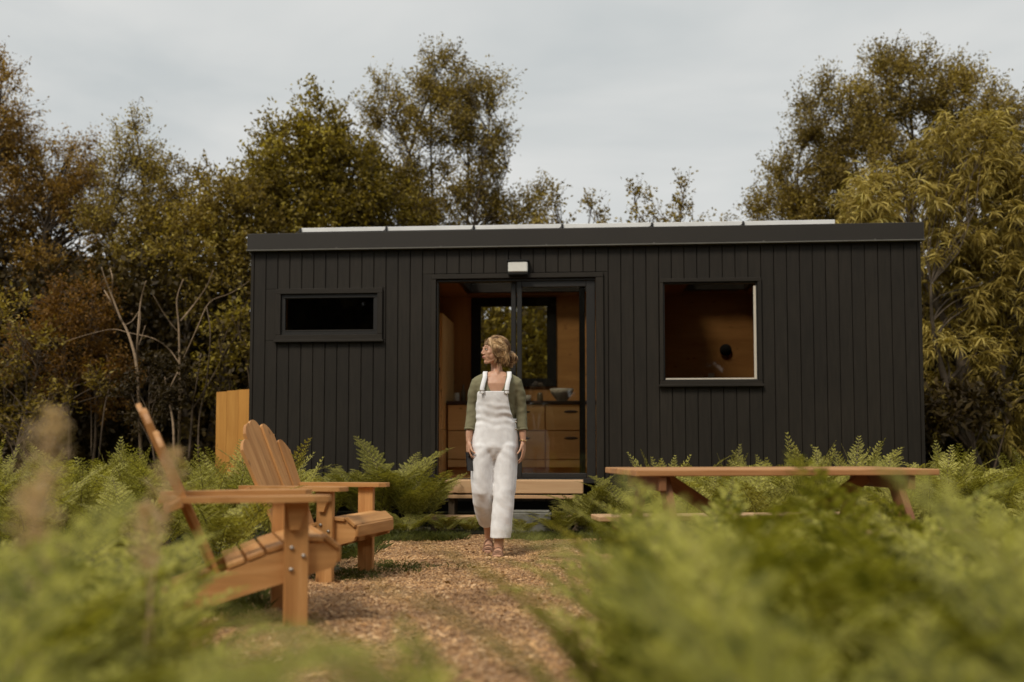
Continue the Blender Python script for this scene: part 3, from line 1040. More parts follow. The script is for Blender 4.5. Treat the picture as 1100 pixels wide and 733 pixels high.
# ------------------------------------------------------------------ adirondack chairs
def make_chair(label):
    root = empty('adirondack_chair', (0, 0, 0), 0, label, 'garden chair', 'slatted wooden garden chairs')
    m_ = M['chair']
    for s in (-1, 1):
        mb = MB()
        mb.box(-0.05, 0.05, s * 0.29 - 0.018, s * 0.29 + 0.018, 0, 0.536, 0.004)
        mb.prism([(-0.045, 0.535), (0.045, 0.535), (0.03, 0.49), (0.005, 0.42), (-0.03, 0.42)], (0, s * 0.318, 0), (1, 0, 0), (0, 0, 1), (0, 1, 0), 0.02)
        lg = mb.build('leg', m_, root)
        mb = MB()
        for bx, bz in ((0.028, 0.31), (-0.02, 0.345), (-0.022, 0.255)):
            mb = MB().tube([(bx, s * 0.308, bz), (bx, s * 0.315, bz)], 0.009, 8)
            mb.build('bolt', M['steel'], lg)
        # side rail, curved at the front
        top = [(0.115, 0.365), (0.15, 0.355), (0.172, 0.325), (0.178, 0.29), (0.165, 0.255)]
        pts = [(-0.78, 0.03), (-0.74, 0.0), (-0.66, 0.0), (-0.30, 0.125), (-0.05, 0.195), (0.165, 0.255)][:-1] + top[::-1] + [(0.02, 0.352), (-0.1, 0.318), (-0.28, 0.252), (-0.60, 0.125)]
        mb = MB()
        mb.prism(pts, (0, s * 0.2535, 0), (1, 0, 0), (0, 0, 1), (0, 1, 0), 0.03)
        mb.build('side_rail', m_, root)
        # armrest: wide paddle, narrow at the back
        mb = MB()
        o0 = 0.30
        pts = [(-0.55, o0 - 0.05), (-0.5, o0 - 0.055), (0.0, o0 - 0.06), (0.10, o0 - 0.055), (0.135, o0 - 0.02), (0.139, o0 + 0.03), (0.12, o0 + 0.07), (0.06, o0 + 0.085), (-0.1, o0 + 0.08), (-0.38, o0 + 0.02), (-0.55, o0 + 0.0)]
        if s < 0:
            pts = [(a_, -b_) for a_, b_ in pts][::-1]
        mb.prism(pts, (0, 0, 0.549), (1, 0, 0), (0, 1, 0), (0, 0, 1), 0.024)
        mb.build('armrest', m_, root)
    # seat slats, rolling over the front
    sx = [(0.150, 0.362, -38), (0.078, 0.377, -4), (-0.003, 0.362, 15), (-0.083, 0.340, 17), (-0.162, 0.3125, 20), (-0.241, 0.283, 21)]
    for (x, z, tilt) in sx:
        mb = MB()
        hy = 0.268 if abs(x) < 0.06 else 0.285
        if x > 0.06:
            hy = 0.285
        if x < -0.06:
            hy = 0.272
        mt = Matrix.Translation((x, 0, z)) @ Matrix.Rotation(R(-tilt), 4, 'Y')
        mb.box(-0.037, 0.037, -hy, hy, -0.011, 0.011, 0.004, mt)
        mb.build('seat_slat', m_, root)
    mb = MB()
    mb.box(0.17, 0.192, -0.27, 0.27, 0.275, 0.345, 0.006)
    mb.build('front_apron', m_, root)
    # fanned back slats
    lean = R(23.5)
    un = Vector((math.cos(lean), 0, math.sin(lean)))
    uz = Vector((-math.sin(lean), 0, math.cos(lean)))
    org = Vector((-0.305, 0, 0.17))
    hs = {0: 0.85, 1: 0.81, 2: 0.70}
    for i in range(-2, 3):
        h = hs[abs(i)]
        c0, c1 = 0.090 * i, 0.118 * i
        w0, w1 = 0.042, 0.0565
        n_ = 8
        pts = [(c0 - w0, 0), (c0 + w0, 0), (c1 + w1, h - 0.06)]
        sk = -0.035 * (1 if i > 0 else -1 if i < 0 else 0)
        for q in range(1, n_):
            a_ = math.pi * q / n_
            pts.append((c1 + w1 * math.cos(a_), h - 0.06 + 0.06 * math.sin(a_) + sk * math.cos(a_)))
        pts.append((c1 - w1, h - 0.06))
        mb = MB()
        mb.prism(pts, org + un * (0.002 * (i % 2) + 0.011 * abs(i)), (0, 1, 0), uz, un, 0.02, 1)
        mb.build('back_slat', m_, root)
    mb = MB()
    c = org + uz * 0.40 - un * 0.030
    mb.bar(c - Vector((0, 0.33, 0)), c + Vector((0, 0.33, 0)), 0.035, 0.075, uz.cross(Vector((0, 1, 0))))
    mb.build('back_brace', m_, root)
    mb = MB()
    c = org + uz * 0.06 - un * 0.032
    mb.bar(c - Vector((0, 0.235, 0)), c + Vector((0, 0.235, 0)), 0.035, 0.075, uz.cross(Vector((0, 1, 0))))
    mb.build('back_brace', m_, root)
    return root


def lateral(rz):
    return Vector((-math.sin(rz), math.cos(rz), 0))


ch1 = make_chair('slatted cedar armchair nearest the camera, turned edge-on, its front leg close to the ferns')
rz1 = R(18.5)
ch1.rotation_euler = (0, 0, rz1)
c1p = Vector((-0.904, 4.2, 0)) + lateral(rz1) * 0.29
ch1.location = (c1p.x, c1p.y, gz(c1p.x, c1p.y) + 0.008)
ch2 = copy_tree(ch1)
ch2['label'] = 'slatted cedar armchair standing behind the nearer one, rounded slatted back towards the cabin'
rz2 = R(-15)
ch2.rotation_euler = (0, 0, rz2)
c2p = Vector((-0.91, 6.25, 0)) - lateral(rz2) * 0.29
ch2.location = (c2p.x, c2p.y, gz(c2p.x, c2p.y) + 0.008)

# ------------------------------------------------------------------ picnic table
tb = empty('picnic_table', (1.44, 5.665, 0.012), R(8), 'reddish wooden picnic table with benches standing among the ferns', 'picnic table')
mb = MB()
for i in range(5):
    y0 = -0.35 + i * 0.141
    mb.box(-0.85, 0.85, y0, y0 + 0.136, 0.664, 0.697, 0.004)
mb.build('tabletop', M['table'], tb)
for s in (-1, 1):
    for q in (0, 1):
        mb = MB()
        y0 = s * (0.50 + q * 0.125)
        mb.box(-0.85, 0.85, min(y0, y0 + s * 0.12), max(y0, y0 + s * 0.12), 0.365, 0.395, 0.004)
        mb.build('bench_board', M['step'], tb)
for sx in (-0.70, 0.70):
    mb = MB()
    mb.box(sx - 0.02, sx + 0.02, -0.72, 0.72, 0.285, 0.363, 0.004)
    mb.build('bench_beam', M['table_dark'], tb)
    mb = MB()
    mb.box(sx - 0.02, sx + 0.02, -0.33, 0.33, 0.585, 0.662, 0.004)
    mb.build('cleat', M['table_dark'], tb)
    for s in (-1, 1):
        mb = MB()
        off = 0.042 if sx < 0 else -0.042
        mb.prism([(s * 0.15, 0.66), (s * 0.25, 0.66), (s * 0.66, 0.0), (s * 0.55, 0.0)][::s], (sx + off, 0, 0), (0, 1, 0), (0, 0, 1), (1, 0, 0), 0.04, 1)
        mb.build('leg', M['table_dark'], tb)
    mb = MB()
    mb.bar((sx * 0.20, 0, 0.345), (sx * 0.86, 0, 0.648), 0.035, 0.075)
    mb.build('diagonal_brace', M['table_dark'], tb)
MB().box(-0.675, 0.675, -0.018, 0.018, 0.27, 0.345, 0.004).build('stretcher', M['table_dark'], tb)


# ------------------------------------------------------------------ the woman
WR = Vector((-0.098, 7.5, 0.0))
wom = empty('person', WR, 0, 'woman in white denim dungarees and sage green top walking towards the camera, looking left', 'person')


def finger_chain(base, d, curl_ax, lens, r0, curls):
    """polyline of one finger from its knuckle, bending about curl_ax"""
    pts, rad = [Vector(base) - Vector(d) * 0.02], [r0 * 1.05]
    p, dd = Vector(base), Vector(d).normalized()
    pts.append(p.copy())
    rad.append(r0)
    for i, (L_, c_) in enumerate(zip(lens, curls)):
        dd = (Matrix.Rotation(R(c_), 3, curl_ax) @ dd).normalized()
        p = p + dd * L_
        pts.append(p.copy())
        rad.append(r0 * (1 - 0.13 * (i + 1)))
    return pts, rad


def add_hand(mb, wrist, down, thumb, curls, tcurl=20, spread=4, side=1):
    """down: wrist -> knuckles; thumb: side the thumb is on; palm normal = thumb x down"""
    X = Vector(down).normalized()
    Y = (Vector(thumb) - X * Vector(thumb).dot(X)).normalized()
    Z = X.cross(Y) * side
    w_ = Vector(wrist)

    def P(a_, b_, c_):
        return w_ + X * a_ + Y * b_ + Z * c_
    for b_, L_ in ((0.024, 0.078), (0.008, 0.082), (-0.009, 0.078), (-0.025, 0.070)):
        mb.tube([P(-0.005, b_ * 0.45, 0), P(0.03, b_ * 0.8, 0), P(L_, b_, 0)], [0.0125, 0.0135, 0.0095], 8)
    mb.tube([P(0.0, 0.008, 0), P(0.028, 0.026, 0.002), P(0.052, 0.038, 0.008)], [0.012, 0.0135, 0.0095], 8)
    ends = []
    q_ = Matrix((X, Y, Z)).transposed()
    mb.ellipsoid(P(-0.004, 0, 0), (0.040, 0.0235, 0.0165), 14, 10, q_)
    mb.ellipsoid(P(0.045, -0.002, 0.003), (0.045, 0.032, 0.014), 14, 10, q_)
    for i, (b_, L0, ls) in enumerate([(0.0255, 0.080, (0.038, 0.023, 0.019)), (0.0085, 0.084, (0.042, 0.026, 0.020)), (-0.009, 0.080, (0.039, 0.024, 0.019)), (-0.0255, 0.071, (0.030, 0.019, 0.017))]):
        d = (X + Y * math.tan(R(spread)) * (1.5 - i)).normalized()
        pts, rad = finger_chain(P(L0, b_, 0), d, -Y * side, ls, 0.0078 - 0.0004 * i, curls)
        mb.tube(pts, rad, 8)
        mb.ellipsoid(pts[-1], (rad[-1],) * 3, 8, 6)
        ends.append(pts[-1])
    d = (X * 0.8 + Y * 0.45 + Z * 0.25).normalized()
    pts, rad = finger_chain(P(0.050, 0.037, 0.007), d, -Y * side, (0.030, 0.026), 0.0092, (0, tcurl))
    mb.tube(pts, rad, 8)
    mb.ellipsoid(pts[-1], (rad[-1],) * 3, 8, 6)
    return P


HC = Vector((-0.032, -0.015, 1.553))           # centre of the head
HR = Matrix.Rotation(R(-66), 3, 'Z') @ Matrix.Rotation(R(2), 3, 'X')


def H(x, y, z):
    return HC + HR @ Vector((x, y, z))


sk = MB()
# torso core, kept inside the clothes
sk.rings([(0.80, -0.033, 0.01, 0.150, 0.100), (0.92, -0.028, 0.005, 0.140, 0.092), (1.04, -0.02, 0, 0.118, 0.080), (1.15, -0.02, 0, 0.130, 0.092), (1.24, -0.02, 0, 0.145, 0.102),
          (1.30, -0.02, -0.002, 0.150, 0.096), (1.345, -0.019, 0.0, 0.138, 0.078), (1.375, -0.017, 0.0, 0.090, 0.062), (1.392, -0.016, 0.0, 0.06, 0.052)], 28, 2.2)
# collar bones, neck
sk.tube([(-0.018, 0.012, 1.33), (-0.016, 0.010, 1.38), (-0.018, 0.006, 1.42), (-0.024, 0.000, 1.47), (-0.028, 0, 1.52)], [0.060, 0.048, 0.043, 0.042, 0.046], 14)
for s in (-1, 1):
    sk.tube([(-0.018 + s * 0.015, -0.062, 1.348), (-0.018 + s * 0.06, -0.064, 1.352), (-0.018 + s * 0.105, -0.036, 1.350)], [0.009, 0.009, 0.009], 8)
    sk.tube([(-0.018 + s * 0.01, -0.055, 1.355), H(s * 0.05, 0.02, -0.02)], [0.013, 0.014], 8)
# shoulders and arms
AR = [(-0.110, 0.0, 1.310), (-0.160, 0.0, 1.297), (-0.184, 0.0, 1.23), (-0.194, 0.016, 1.14), (-0.206, 0.0, 1.04), (-0.222, -0.030, 0.93), (-0.226, -0.045, 0.865)]
AL = [(0.072, 0.0, 1.308), (0.126, 0.0, 1.294), (0.150, 0.008, 1.22), (0.160, 0.02, 1.13), (0.168, 0.012, 1.04), (0.178, -0.006, 0.93), (0.182, -0.018, 0.862)]
AW = [0.052, 0.050, 0.040, 0.036, 0.035, 0.028, 0.0205]
for A_ in (AR, AL):
    sk.tube(A_, AW, 12)
add_hand(sk, AR[-1], (-0.03, -0.14, -1), (0.35, -1, 0), (30, 48, 34), 30, 2, -1)
add_hand(sk, AL[-1], (0.03, -0.16, -1), (-0.35, -1, 0.0), (12, 22, 16), 12, 3)
# legs and ankles
sk.tube([(-0.115, 0.0, 0.84), (-0.125, 0.0, 0.62), (-0.121, 0.01, 0.47), (-0.098, 0.14, 0.33), (-0.082, 0.245, 0.20), (-0.080, 0.285, 0.125), (-0.080, 0.285, 0.095)], [0.09, 0.07, 0.055, 0.05, 0.04, 0.033, 0.034], 12)
sk.tube([(0.055, 0.0, 0.84), (0.05, -0.02, 0.62), (0.035, -0.05, 0.42), (0.02, -0.06, 0.28), (0.003, -0.065, 0.15), (-0.002, -0.068, 0.085), (-0.002, -0.07, 0.055)], [0.09, 0.07, 0.055, 0.05, 0.038, 0.034, 0.036], 12)
# feet (bare inside the sandals)
sk.tube([(-0.080, 0.30, 0.100), (-0.083, 0.245, 0.060), (-0.088, 0.19, 0.030), (-0.09, 0.155, 0.026)], [(0.030, 0.030), (0.032, 0.026), (0.038, 0.018), (0.03, 0.012)], 12)
sk.tube([(-0.002, -0.040, 0.052), (-0.004, -0.10, 0.055), (-0.007, -0.16, 0.042), (-0.010, -0.215, 0.034), (-0.011, -0.24, 0.032)], [(0.03, 0.03), (0.031, 0.028), (0.037, 0.02), (0.036, 0.013), (0.022, 0.009)], 12)
# head
sk.ellipsoid(H(0, 0.018, 0.018), (0.071, 0.088, 0.082), 24, 16, HR)
sk.ellipsoid(H(0, -0.030, -0.012), (0.059, 0.062, 0.078), 24, 16, HR)
sk.ellipsoid(H(0, -0.050, -0.062), (0.040, 0.036, 0.036), 16, 12, HR)
sk.ellipsoid(H(0, -0.077, -0.088), (0.018, 0.014, 0.015), 12, 8, HR)      # chin
for s in (-1, 1):
    sk.tube([H(s * 0.05, 0.005, -0.045), H(s * 0.040, -0.035, -0.078), H(s * 0.014, -0.068, -0.094)], [0.017, 0.013, 0.011], 10)   # jaw
    sk.ellipsoid(H(s * 0.036, -0.062, -0.022), (0.019, 0.018, 0.018), 12, 8, HR)
    sk.tube([H(s * 0.012, -0.089, 0.020), H(s * 0.040, -0.074, 0.020)], [0.007, 0.006], 8)   # brow
    sk.ellipsoid(H(s * 0.030, -0.076, 0.004), (0.012, 0.009, 0.009), 10, 8, HR)
    sk.ellipsoid(H(s * 0.069, 0.010, -0.008), (0.006, 0.016, 0.026), 10, 8, HR)
sk.tube([H(0, -0.086, 0.016), H(0, -0.095, -0.002), H(0, -0.106, -0.022), H(0, -0.101, -0.029)], [0.0068, 0.0072, 0.0080, 0.0068], 10)
sk.ellipsoid(H(0, -0.064, -0.056), (0.027, 0.026, 0.036), 14, 10, HR)
for s in (-1, 1):
    sk.ellipsoid(H(s * 0.038, -0.032, -0.046), (0.021, 0.036, 0.036), 14, 10, HR)
    sk.ellipsoid(H(s * 0.030, -0.060, -0.040), (0.018, 0.020, 0.026), 12, 8, HR)
sk.ellipsoid(H(0.010, -0.096, -0.028), (0.0065, 0.007, 0.0055), 8, 6)
sk.ellipsoid(H(-0.010, -0.096, -0.028), (0.0065, 0.007, 0.0055), 8, 6)
sk.tube([H(-0.020, -0.083, -0.050), H(0, -0.096, -0.047), H(0.020, -0.083, -0.050)], [0.005, 0.0075, 0.005], 8)
sk.tube([H(-0.017, -0.081, -0.058), H(0, -0.093, -0.060), H(0.017, -0.081, -0.058)], [0.005, 0.0085, 0.005], 8)
sme = remeshed(sk, 0.0040, 6, 'body')
body = link('body', sme, M['skin'], wom)
# lips, eyes, brows: thin pieces over the face
mb = MB()
mb.tube([H(-0.018, -0.0868, -0.0515), H(-0.006, -0.1000, -0.0478), H(0, -0.1010, -0.0490), H(0.006, -0.1000, -0.0478), H(0.018, -0.0868, -0.0515)], [0.0015, 0.0036, 0.0036, 0.0036, 0.0015], 8)
mb.tube([H(-0.016, -0.0850, -0.0560), H(0, -0.0985, -0.0580), H(0.016, -0.0850, -0.0560)], [0.0018, 0.0046, 0.0018], 8)
mb.build('lips', M['lips'], wom)
for s in (-1, 1):
    mb = MB()
    mb.ellipsoid(H(s * 0.030, -0.0805, 0.003), (0.0115, 0.006, 0.0050), 12, 8, HR)
    ey = mb.build('eye', M['eye_white'], wom)
    mb = MB()
    mb.ellipsoid(H(s * 0.028, -0.0855, 0.003), (0.0048, 0.0025, 0.0044), 10, 8, HR)
    mb.tube([H(s * 0.017, -0.087, 0.006), H(s * 0.029, -0.0885, 0.0095), H(s * 0.043, -0.078, 0.006)], [0.0012, 0.0020, 0.0016], 6)
    mb.build('iris', M['eye_dark'], ey)
    mb = MB()
    mb.tube([H(s * 0.016, -0.0865, 0.0255), H(s * 0.028, -0.0850, 0.0285), H(s * 0.044, -0.0735, 0.0245)], [0.0018, 0.0024, 0.0012], 6)
    mb.build('eyebrow', M['hair_under'], wom)

# hair: under-shell, swept strands, loose front locks and a messy low bun
hr = np.random.default_rng(5)
HB = H(0.0, 0.130, -0.052)                     # bun
mb = MB()
mb.ellipsoid(H(0, 0.026, 0.026), (0.0755, 0.092, 0.084), 26, 16, HR)
mb.ellipsoid(HB, (0.036, 0.038, 0.050), 16, 10, HR)
mb.ellipsoid(H(0, 0.075, -0.03), (0.05, 0.05, 0.055), 16, 10, HR)
hm = mb.mesh('hair_base')
inv = HR.inverted()


def face_side(c_):
    q = inv @ (c_ - HC)
    if (HB - c_).length < 0.055:
        return False
    # keep hair behind a line that runs from the forehead down behind the cheek to the nape
    front = -0.070 + max(0.0, (0.072 - q.z)) * 0.95
    return q.y < front or q.z < -0.052
cut_faces(hm, face_side)
hb = link('hair', hm, M['hair_under'], wom)
st_ = MB()


def strand(pts, r0):
    n_ = len(pts)
    st_.tube(pts, [r0 * (0.5 + 0.8 * math.sin(math.pi * (0.15 + 0.7 * i / (n_ - 1)))) for i in range(n_)], 4, False)


HCS = HC + HR @ Vector((0, 0.022, 0.022))


def on_skull(d, k_=1.0):
    d = d.normalized()
    return HCS + HR @ Vector((d.x * 0.0785 * k_, d.y * 0.096 * k_, d.z * 0.088 * k_))


for i in range(1500):
    # start on the hairline, or at the parting, and sweep over the skull to the bun
    if i % 3:
        a_ = hr.uniform(-1, 1)
        s0 = Vector((0.98 * math.sin(a_ * 1.35), -0.98 * math.cos(a_ * 1.30), 0.62 - 0.78 * abs(a_) ** 1.6))
    else:
        s0 = Vector((hr.uniform(-0.9, 0.9), hr.uniform(-0.7, 0.5), 0.9))
    s0 = s0.normalized()
    e0 = Vector((hr.normal(0, 0.16), 1.0, -0.62 + hr.normal(0, 0.15))).normalized()
    pts = []
    lift = 1.0 + abs(hr.normal(0, 0.022))
    sagd = hr.normal(0.0, 0.10) + (0.25 if abs(s0.x) > 0.5 else 0)
    for t_ in np.linspace(0, 1, 9):
        d = s0.lerp(e0, t_)
        d = d + Vector((0, 0, -sagd * math.sin(math.pi * t_) * 0.6))
        if d.length < 0.2:
            d = Vector((0.3, 0.2, 1))
        pts.append(on_skull(d, lift + 0.02 * math.sin(math.pi * t_)))
    pts.append(HB + Vector(hr.normal(0, 0.012, 3)))
    strand(pts, 0.0012)
# wavy locks framing the face, swept back below the ear
for s in (-1, 1):
    for i in range(190 if s > 0 else 60):
        j = hr.normal(0, 1, 3) * 0.0045
        x0 = 0.010 + 0.03 * hr.uniform()
        w_ = hr.uniform(-1, 1)
        P_ = [H(s * x0, -0.046 + 0.010 * w_, 0.086), H(s * 0.052, -0.050 + 0.010 * w_, 0.062), H(s * 0.071, -0.040 + 0.014 * w_, 0.020), H(s * 0.076, -0.026 + 0.022 * w_, -0.020),
              H(s * 0.073, 0.000 + 0.024 * w_, -0.052), H(s * 0.062, 0.045 + 0.02 * w_, -0.068 + 0.01 * w_), H(s * 0.035, 0.085, -0.045 + 0.02 * w_)]
        if i % 6 == 0 and s > 0:
            P_ = P_[:5] + [H(s * 0.070, -0.004 + 0.03 * w_, -0.080 - 0.02 * abs(w_))]
        P_ = [p_ + Vector(j) * (0.6 + 0.5 * math.sin(q * 2.1 + i)) for q, p_ in enumerate(P_)]
        dense_ = []
        for q in range(len(P_) - 1):
            dense_ += [P_[q], P_[q].lerp(P_[q + 1], 0.5) + Vector(hr.normal(0, 0.0012, 3))]
        strand(dense_ + [P_[-1]], 0.0012)
# the bun: looped strands and a few hanging ends
for i in range(620):
    ax = Vector(hr.normal(0, 1, 3)).normalized()
    rr_ = hr.uniform(0.020, 0.043)
    c_ = HB + Vector(hr.normal(0, 0.007, 3))
    u_ = ax.orthogonal().normalized()
    v_ = ax.cross(u_)
    a0 = hr.uniform(0, 6.28)
    ln = hr.uniform(1.8, 4.4)
    strand([c_ + (u_ * math.cos(a0 + t_) + v_ * math.sin(a0 + t_)) * rr_ * (1 + 0.10 * math.sin(3 * t_)) + Vector((0, 0, -0.010)) for t_ in np.linspace(0, ln, 9)], 0.0013)
for i in range(130):
    a_ = hr.uniform(-1, 1, 3)
    strand([HB + Vector((0.012 * a_[0], 0.012 * a_[1], -0.01)), HB + Vector((0.018 * a_[0] + 0.004, 0.018 * a_[1], -0.035)), HB + Vector((0.020 * a_[0] - 0.002, 0.02 * a_[1], -0.055)),
            HB + Vector((0.014 * a_[0] + 0.004, 0.02 * a_[1], -0.066 - 0.014 * abs(a_[2])))], 0.0013)
for i in range(170):   # loose waves hanging behind the ear to the neck
    j = Vector(hr.normal(0, 0.006, 3))
    s = 1 if i % 5 else -1
    y0 = hr.uniform(-0.01, 0.075)
    z1 = hr.uniform(-0.125, -0.075)
    ph0 = hr.uniform(0, 6.28)
    P_ = []
    for t_ in np.linspace(0, 1, 10):
        zz = 0.03 + (z1 - 0.03) * t_
        P_.append(H(s * (0.074 - 0.020 * t_ ** 2), y0 + 0.010 * math.sin(5 * t_ + ph0), zz) + j * (0.3 + t_))
    strand(P_, 0.0012)
for i in range(30):    # flyaways
    d = Vector((hr.normal(0, 0.6), hr.normal(0, 0.7), 1)).normalized()
    strand([on_skull(d, 1.0), on_skull(d + Vector((0, 0.2, 0)), 1.06), on_skull(d + Vector((hr.normal(0, 0.1), 0.5, 0)), 1.06)], 0.0008)
st_.build('hair_strands', M['hair'], hb)

# sage green top: torso and three quarter sleeves in one piece, scooped neck
tp = MB()
tp.rings([(0.93, -0.026, 0.0, 0.140, 0.094), (1.04, -0.02, 0, 0.134, 0.092), (1.15, -0.02, 0, 0.143, 0.104), (1.24, -0.02, 0, 0.157, 0.114),
          (1.30, -0.02, -0.002, 0.160, 0.106), (1.345, -0.019, 0.0, 0.148, 0.086), (1.378, -0.017, 0.002, 0.103, 0.068), (1.398, -0.016, 0.004, 0.066, 0.058)], 32, 2.2)
for A_ in (AR, AL):
    q = [Vector(p_) for p_ in A_[:6]]
    end = q[4].lerp(q[5], 0.80)
    tp.tube(q[:5] + [end], [0.058, 0.060, 0.052, 0.048, 0.045, 0.041], 14)
    tp.tube([(-0.018 + (0.03 if A_ is AL else -0.03), 0.010, 1.375), (-0.018 + (0.085 if A_ is AL else -0.085), 0.006, 1.352), q[1] + Vector((0, 0, 0.016))], [0.030, 0.036, 0.046], 12)
tme = remeshed(tp, 0.006, 6, 'top')


def neck_cut(c_):
    dx_ = c_.x + 0.020
    if c_.z > 1.19 and c_.y < -0.01 and (dx_ / 0.078) ** 2 + ((c_.z - 1.40) / 0.185) ** 2 < 1:
        return True
    return c_.z > 1.386 and abs(dx_) < 0.08


cut_faces(tme, neck_cut)
nrm_ = [v.normal.copy() for v in tme.vertices]
for v, vn in zip(tme.vertices, nrm_):
    nn = mnoise.noise(Vector((v.co.x * 18, v.co.y * 18, v.co.z * 34)))
    v.co += vn * 0.0035 * nn
top_o = link('knit_top', tme, M['knit'], wom)
sm_ = top_o.modifiers.new('thick', 'SOLIDIFY')
sm_.thickness = 0.003
for A_, s in ((AR, -1), (AL, 1)):
    q4, q5 = Vector(A_[4]), Vector(A_[5])
    c0, c1 = q4.lerp(q5, 0.70), q4.lerp(q5, 0.84)
    MB().tube([c0, c0.lerp(c1, 0.5), c1], [0.0425, 0.0435, 0.042], 16).build('cuff', M['knit'], top_o)
# grey camisole edge at the side of the neck
mb = MB()
mb.tube([(0.052, -0.086, 1.235), (0.050, -0.093, 1.262), (0.058, -0.080, 1.30), (0.064, -0.06, 1.335)], [(0.010, 0.003)] * 4, 8)
mb.build('camisole', M['camisole'], wom)

# dungarees
ov = MB()
ov.rings([(0.735, -0.034, 0.002, 0.040, 0.070), (0.765, -0.034, 0.004, 0.100, 0.096), (0.795, -0.034, 0.005, 0.150, 0.114), (0.82, -0.034, 0.01, 0.180, 0.126), (0.88, -0.032, 0.010, 0.177, 0.124), (0.95, -0.027, 0.004, 0.166, 0.117), (1.00, -0.023, 0.0, 0.156, 0.110), (1.04, -0.02, 0, 0.154, 0.108),
          (1.08, -0.02, -0.002, 0.158, 0.114), (1.15, -0.021, -0.003, 0.158, 0.121), (1.21, -0.022, -0.004, 0.163, 0.127), (1.27, -0.022, -0.004, 0.166, 0.127)], 36, 2.35)
ov.tube([(-0.105, 0.006, 0.93), (-0.116, 0.006, 0.83), (-0.122, 0.0, 0.70), (-0.126, -0.004, 0.60), (-0.124, 0.0, 0.50), (-0.118, 0.045, 0.42), (-0.104, 0.13, 0.335), (-0.090, 0.215, 0.255), (-0.086, 0.235, 0.225)],
        [(0.060, 0.080), (0.089, 0.120), (0.087, 0.112), (0.0865, 0.100), (0.084, 0.092), 0.081, 0.078, 0.073, 0.073], 20, True, (1, 1), Vector((0, 1, 0)))
ov.tube([(0.042, 0.006, 0.93), (0.050, 0.006, 0.83), (0.052, -0.008, 0.70), (0.050, -0.022, 0.60), (0.043, -0.040, 0.50), (0.034, -0.052, 0.40), (0.022, -0.058, 0.28), (0.012, -0.064, 0.17), (0.011, -0.066, 0.135)],
        [(0.060, 0.080), (0.089, 0.120), (0.087, 0.112), (0.0865, 0.100), (0.084, 0.094), 0.082, 0.079, 0.077, 0.077], 20, True, (1, 1), Vector((0, 1, 0)))
ome = remeshed(ov, 0.006, 9, 'dungarees')


def bib_cut(c_):
    bx_ = c_.x + 0.036
    if c_.z > 1.238:
        return True
    if c_.z > 1.035:
        t_ = (c_.z - 1.035) / 0.20
        if c_.y > -0.012 + 0.0 * t_:
            return True
        wl_, wr_ = -0.155 + 0.030 * t_ ** 0.7, 0.148 - 0.050 * t_ ** 0.6
        if bx_ < wl_ or bx_ > wr_:
            return True
    # open trouser hems
    if c_.x < -0.02 and c_.y > 0.12 and (c_ - Vector((-0.088, 0.225, 0.240))).dot(Vector((0.0, 0.45, -0.9))) > 0:
        return True
    return c_.z < 0.152 and c_.y < 0.1


cut_faces(ome, bib_cut)
nrm_ = [v.normal.copy() for v in ome.vertices]
for v, vn in zip(ome.vertices, nrm_):
    c_ = v.co
    n3 = 0.0
    # horizontal folds below the bib, drapes round the knees, noise elsewhere
    wst = math.exp(-((c_.z - 1.05) / 0.075) ** 2)
    n3 += wst * 0.0050 * (0.5 + mnoise.noise(Vector((c_.x * 9, 2.0, c_.z * 9)))) * math.sin(c_.z * 105 + 9 * mnoise.noise(Vector((c_.x * 7, c_.y * 5, 1.3))) + c_.x * 11)
    wb = math.exp(-((c_.z - 1.15) / 0.05) ** 2)
    n3 += wb * 0.006 * mnoise.noise(Vector((c_.x * 14, 0, c_.z * 20)))
    wc = math.exp(-((c_.z - 0.80) / 0.06) ** 2) * (1 if c_.y < 0 else 0.3)
    n3 += wc * 0.0022 * math.sin(abs(c_.x + 0.035) * 55 + c_.z * 60)
    wk = math.exp(-((c_.z - 0.42) / 0.12) ** 2)
    n3 += wk * 0.0065 * mnoise.noise(Vector((c_.x * 16 + c_.z * 9, c_.y * 9, c_.z * 12)))
    wh = math.exp(-((c_.z - 0.22) / 0.08) ** 2)
    n3 += wh * 0.0065 * mnoise.noise(Vector((c_.x * 16, c_.y * 16 + 4, c_.z * 14)))
    n3 += 0.0050 * mnoise.noise(Vector((c_.x * 15, c_.y * 11, c_.z * 3.5 + 9)))
    n3 += 0.0022 * mnoise.noise(Vector((c_.x * 34 + c_.z * 12, c_.y * 20, c_.z * 16)))
    v.co += vn * n3
ome.update()
dun = link('dungarees', ome, M['denim'], wom)
sm_ = dun.modifiers.new('thick', 'SOLIDIFY')
sm_.thickness = 0.004


def strip(pts, wdt, name, mat, parent, thk=0.004):
    pts = [Vector(p_) for p_ in pts]
    MB().tube(pts, [(wdt / 2, thk / 2)] * len(pts), 8, True, (1, 1), Vector((0, 1, 0.001))).build(name, mat, parent)


